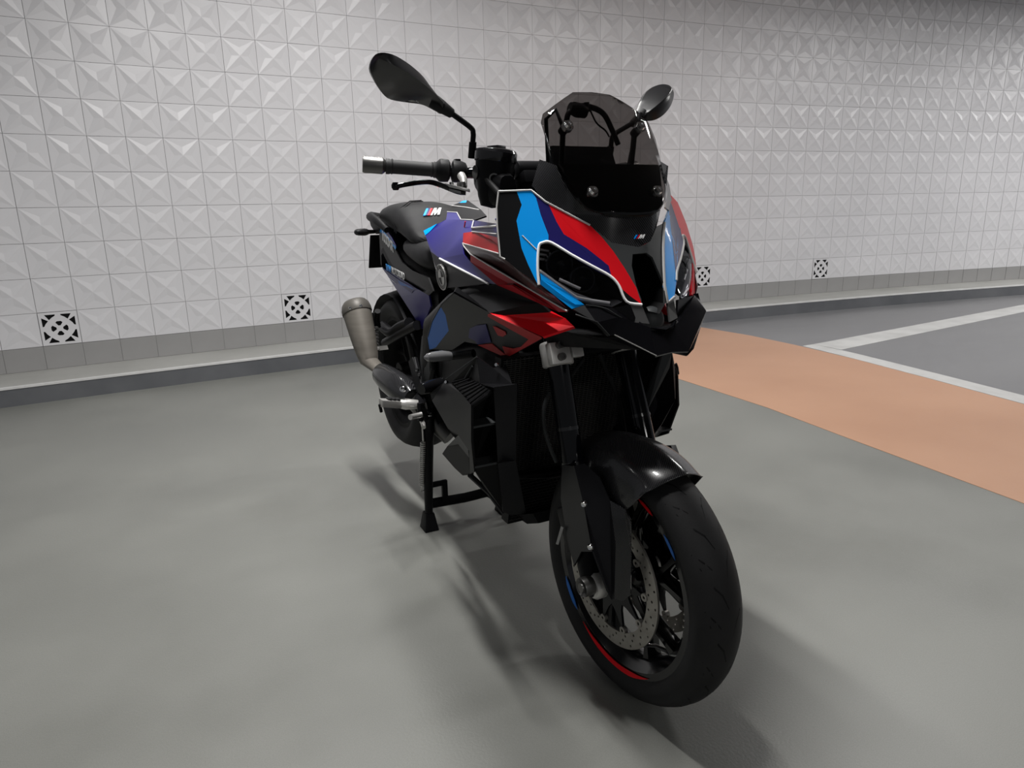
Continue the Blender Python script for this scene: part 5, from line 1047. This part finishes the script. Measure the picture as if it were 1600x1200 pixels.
# ---------------------------------------------------------------- exhaust
def oval(c, ax, ry, rz, n=24):
    ax = Vector(ax).normalized(); e1 = Vector((0, 1, 0)); e1 = (e1-ax*ax.dot(e1)).normalized(); e2 = ax.cross(e1); c = Vector(c)
    return [c+e1*math.cos(2*PI*i/n)*ry+e2*math.sin(2*PI*i/n)*rz for i in range(n)]
mt, mbm = Vector((-1.4920, -0.2450, 0.7530)), Vector((-1.3903, -0.2350, 0.5645)); axm = (mt-mbm).normalized(); ML = (mt-mbm).length
RY = lambda t: .034+.022*min(1, max(0, t))**.55
muf = build('muffler', MB().loft([oval((-1.2850, -0.2220, 0.5437), axm, .024, .028)]+[oval(mbm+axm*ML*t, axm, RY(t), RY(t)*1.13) for t in (-.02, .12, .3, .5, .7, .92)]), 'titan', BIKE, 45, label='brushed titanium coloured muffler')
build('muffler_end_cap', MB().loft([oval(mt-axm*ML*.10, axm, .0570, .0645), oval(mt-axm*ML*.09, axm, .0578, .0652), oval(mt-axm*.002, axm, .0572, .0645), oval(mt+axm*.014, axm, .053, .060), oval(mt+axm*.026, axm, .044, .050), oval(mt+axm*.030, axm, .034, .038), oval(mt+axm*.005, axm, .030, .034)], 0, False), 'cap', muf, 40, label='dark grey muffler end cap')
for p in [(-1.3790, -0.2940, 0.7715), (-1.3128, -0.2700, 0.7855)]:
    build('rivet', MB().lathe([(.0001, .003), (.0045, .002), (.006, 0), (.006, -.003), (.0001, -.003)], p, (.9, -.4, .1), 12), 'chrome', muf, 40)
build('exhaust_bracket', MB().prism([(-1.4492, -0.2000, 0.6046), (-1.4539, -0.2000, 0.5871), (-1.3928, -0.1550, 0.5992), (-1.4074, -0.1550, 0.6119)], (-.004, 0, -.002)).lathe([(.0001, .006), (.006, .006), (.008, 0), (.008, -.004)], (-1.3990, -0.1960, 0.6038), (.8, -.5, .2), 12), 'silver', BIKE, 30, label='silver exhaust bracket')
build('exhaust_hook', MB().tube([(-1.4758, -0.1900, 0.6797), (-1.4837, -0.1900, 0.6145), (-1.4780, -0.1900, 0.5637)], .006, 8), 'silver', muf, 40)
HS = [(c, ry, rz) for c, ry, rz in (((-1.2840, -0.2250, 0.5394), .030, .034), ((-1.2699, -0.2220, 0.5346), .036, .042), ((-1.2042, -0.2150, 0.5257), .043, .050), ((-1.1288, -0.2050, 0.5172), .046, .052), ((-1.0518, -0.1950, 0.5056), .042, .048), ((-1.0185, -0.1880, 0.4965), .030, .034))]
rings = []
for i, (cc, ry, rz) in enumerate(HS):
    a_, b_2 = Vector(HS[max(0, i-1)][0]), Vector(HS[min(len(HS)-1, i+1)][0]); rings.append(oval(cc, b_2-a_, ry, rz))
shd = build('exhaust_shield', MB().loft(rings), 'carbon', BIKE, 50, label='carbon fibre heat shield of the exhaust')
build('shield_screw', MB().lathe([(.0001, .002), (.005, .003), (.008, .001), (.012, .0), (.012, -.006), (.0001, -.006)], (-0.9093, -0.2520, 0.5648), (.6, -.7, .5), 16), 'chrome', shd, 40)
build('exhaust_pipe', MB().tube([Vector(HS[-1][0]), (-1.02, -.13, .42), (-.95, -.08, .36)], .032, 14), 'gunmetal', BIKE, 45)
# ---------------------------------------------------------------- foot controls
def peg(mirr):
    f = (lambda p: Vector(ml(p))) if mirr else Vector
    a, b, c = f((-0.9055, -0.2050, 0.5043)), f((-0.9152, -0.2620, 0.5123)), f((-0.8527, -0.3450, 0.5439))
    d = (c-b).normalized(); upv = Vector((0, 0, 1))
    pg = build('footpeg', MB().tube([a, b.lerp(a, .3), b], [.015, .019, .015], 14).loft([[b+d*t+Vector((1, 0, 0))*w*k*i+upv*j*h for i, j in ((-1, -1), (1, -1), (1, 1), (-1, 1))] for t, k, w, h in ((-.004, .8, .017, .010), (.01, 1, .019, .012), ((c-b).length-.012, 1, .017, .011), ((c-b).length-.002, .75, .015, .013))]), 'alu', BIKE, 35, bevel=.002, label='cast aluminium rider footpeg')
    mb = MB()
    for k in range(3): mb.box(b+d*(.014+.022*k)+upv*.0145, (.026, .014, .008))
    build('peg_pad', mb, 'rubber', pg, 30, bevel=.002, label='black rubber pads on the footpeg')
    build('peg_feeler', MB().tube([c-upv*.006, c-upv*.030+d*-.006], .005, 8), 'satin', pg, 40)
    br = build('footpeg_bracket', MB().tube([f((-0.9625, -0.1500, 0.5402)), f((-0.9912, -0.1650, 0.4998)), a, f((-0.9404, -0.1700, 0.4392))], [.020, .022, .020, .014], 12, flat=(1, .6)).tube([a+Vector((.02, 0, .01)), a+Vector((.02, .0, -.05))], .009, 10), 'satin', BIKE, 45, label='black footpeg bracket')
    build('heel_guard', MB().prism([f(p) for p in [(-1.1123, -0.1650, 0.6038), (-1.0649, -0.1650, 0.6286), (-0.9843, -0.1700, 0.5736), (-0.9432, -0.1750, 0.5348), (-1.0125, -0.1750, 0.5188)]], (0, .004 if not mirr else -.004, 0)), 'plastic', br, 30)
    for p in [(-1.0004, -0.1700, 0.5968), (-0.9826, -0.1700, 0.5839), (-0.9587, -0.1700, 0.4882), (-0.8981, -0.1700, 0.4660)]:
        build('bracket_bolt', MB().lathe([(.0001, .005), (.004, .005), (.006, .002), (.007, -.004), (.0001, -.004)], f(p), (.6, .6 if mirr else -.6, .3), 12), 'chrome', br, 40)
    bp = build('brake_pedal' if not mirr else 'gear_lever', MB().tube([f(p) for p in [(-0.9572, -0.1850, 0.4707), (-0.9463, -0.1900, 0.4474), (-0.8785, -0.2000, 0.4453), (-0.8588, -0.2050, 0.4385)]], [.006, .006, .008, .007], 10).tube([f(p) for p in [(-0.8449, -0.2520, 0.4840), (-0.8603, -0.2280, 0.4805), (-0.8619, -0.2080, 0.4824)]], [.009, .0095, .009], 12), 'silver', BIKE, 45, label='silver foot lever')
    return pg
peg(False); peg(True)
# ---------------------------------------------------------------- centre stand
sT, sM, sF = Vector((-0.9714, -0.1500, 0.4391)), Vector((-1.0050, -0.1500, 0.2181)), Vector((-1.0238, -0.1500, 0.0487))
fx = sF.x
def ovl(c, a, b): return [Vector(c)+Vector((a*i, b*j, 0)) for i, j in [(math.cos(2*PI*k/14), math.sin(2*PI*k/14)) for k in range(14)]]
pv = Vector((-1.0, 0, .36))
mb = MB()
stand = build('centre_stand', MB().tube([Vector((fx, -.150, .095)), Vector((fx-.02, 0, .080)), Vector((fx, .150, .095))], .013, 12, flat=(1.5, .7)), 'satin', BIKE, 40, label='black centre stand holding the bike up')
for s in (-1, 1):
    f = (lambda p: Vector((p[0], s*abs(p[1]), p[2])))
    top = f(sT); mid_ = f(sM); ft = Vector((fx, s*.150, .03))
    lg = build('stand_leg', MB().tube([top+Vector((0, 0, .02)), top, mid_, ft, ft+Vector((0, 0, -.012))], [.016, .024, .020, .016, .016], 14, flat=(1, .85)), 'satin', stand, 40, label='tubular stand leg')
    build('stand_foot', MB().loft([[ft+Vector((a*i, b*j, z)) for i, j in ((-1, -1), (1, -1), (1, 1), (-1, 1))] for a, b, z in ((.020, .016, .035), (.030, .024, -.016), (.034, .027, -.030))]), 'satin', stand, 30, bevel=.004)
    mb = MB()
    b0 = ft+Vector((.0, -s*.02, 0))
    mb.box((fx, s*.118, .165), (.014, .06, .018)).box((fx, s*.085, .130), (.016, .020, .088)); build('stand_bracket', mb, 'satin', stand, 30, bevel=.002)
    # spring
    a, b = f((-0.9750, -0.1720, 0.3499)), f((-1.0170, -0.1720, 0.1746)); hel = []
    for k in range(22*9+1):
        t = k/(22*9); an = 2*PI*22*t; p = a.lerp(b, t); hel.append(p+Vector((math.cos(an)*.0085, math.sin(an)*.0085, 0)))
    build('stand_spring', MB().tube([a+Vector((0, 0, .05)), a+Vector((0, 0, .004)), hel[0]], .0025, 6).tube(hel, .0022, 6).tube([hel[-1], b+Vector((0, 0, -.006)), b+Vector((0, s*.006, -.022)), b+Vector((0, -s*.014, -.020))], .0028, 6).tube([a+Vector((.004, 0, .05)), a+Vector((.004, 0, .004))], .003, 6), 'alu', stand, 60, label='bright coil spring of the centre stand')
build('stand_mount', MB().tube([(fx+.02, -.15, .42), (fx+.02, .15, .42)], .026, 14).box((fx+.03, 0, .42), (.06, .24, .07)), 'satin', BIKE, 35)
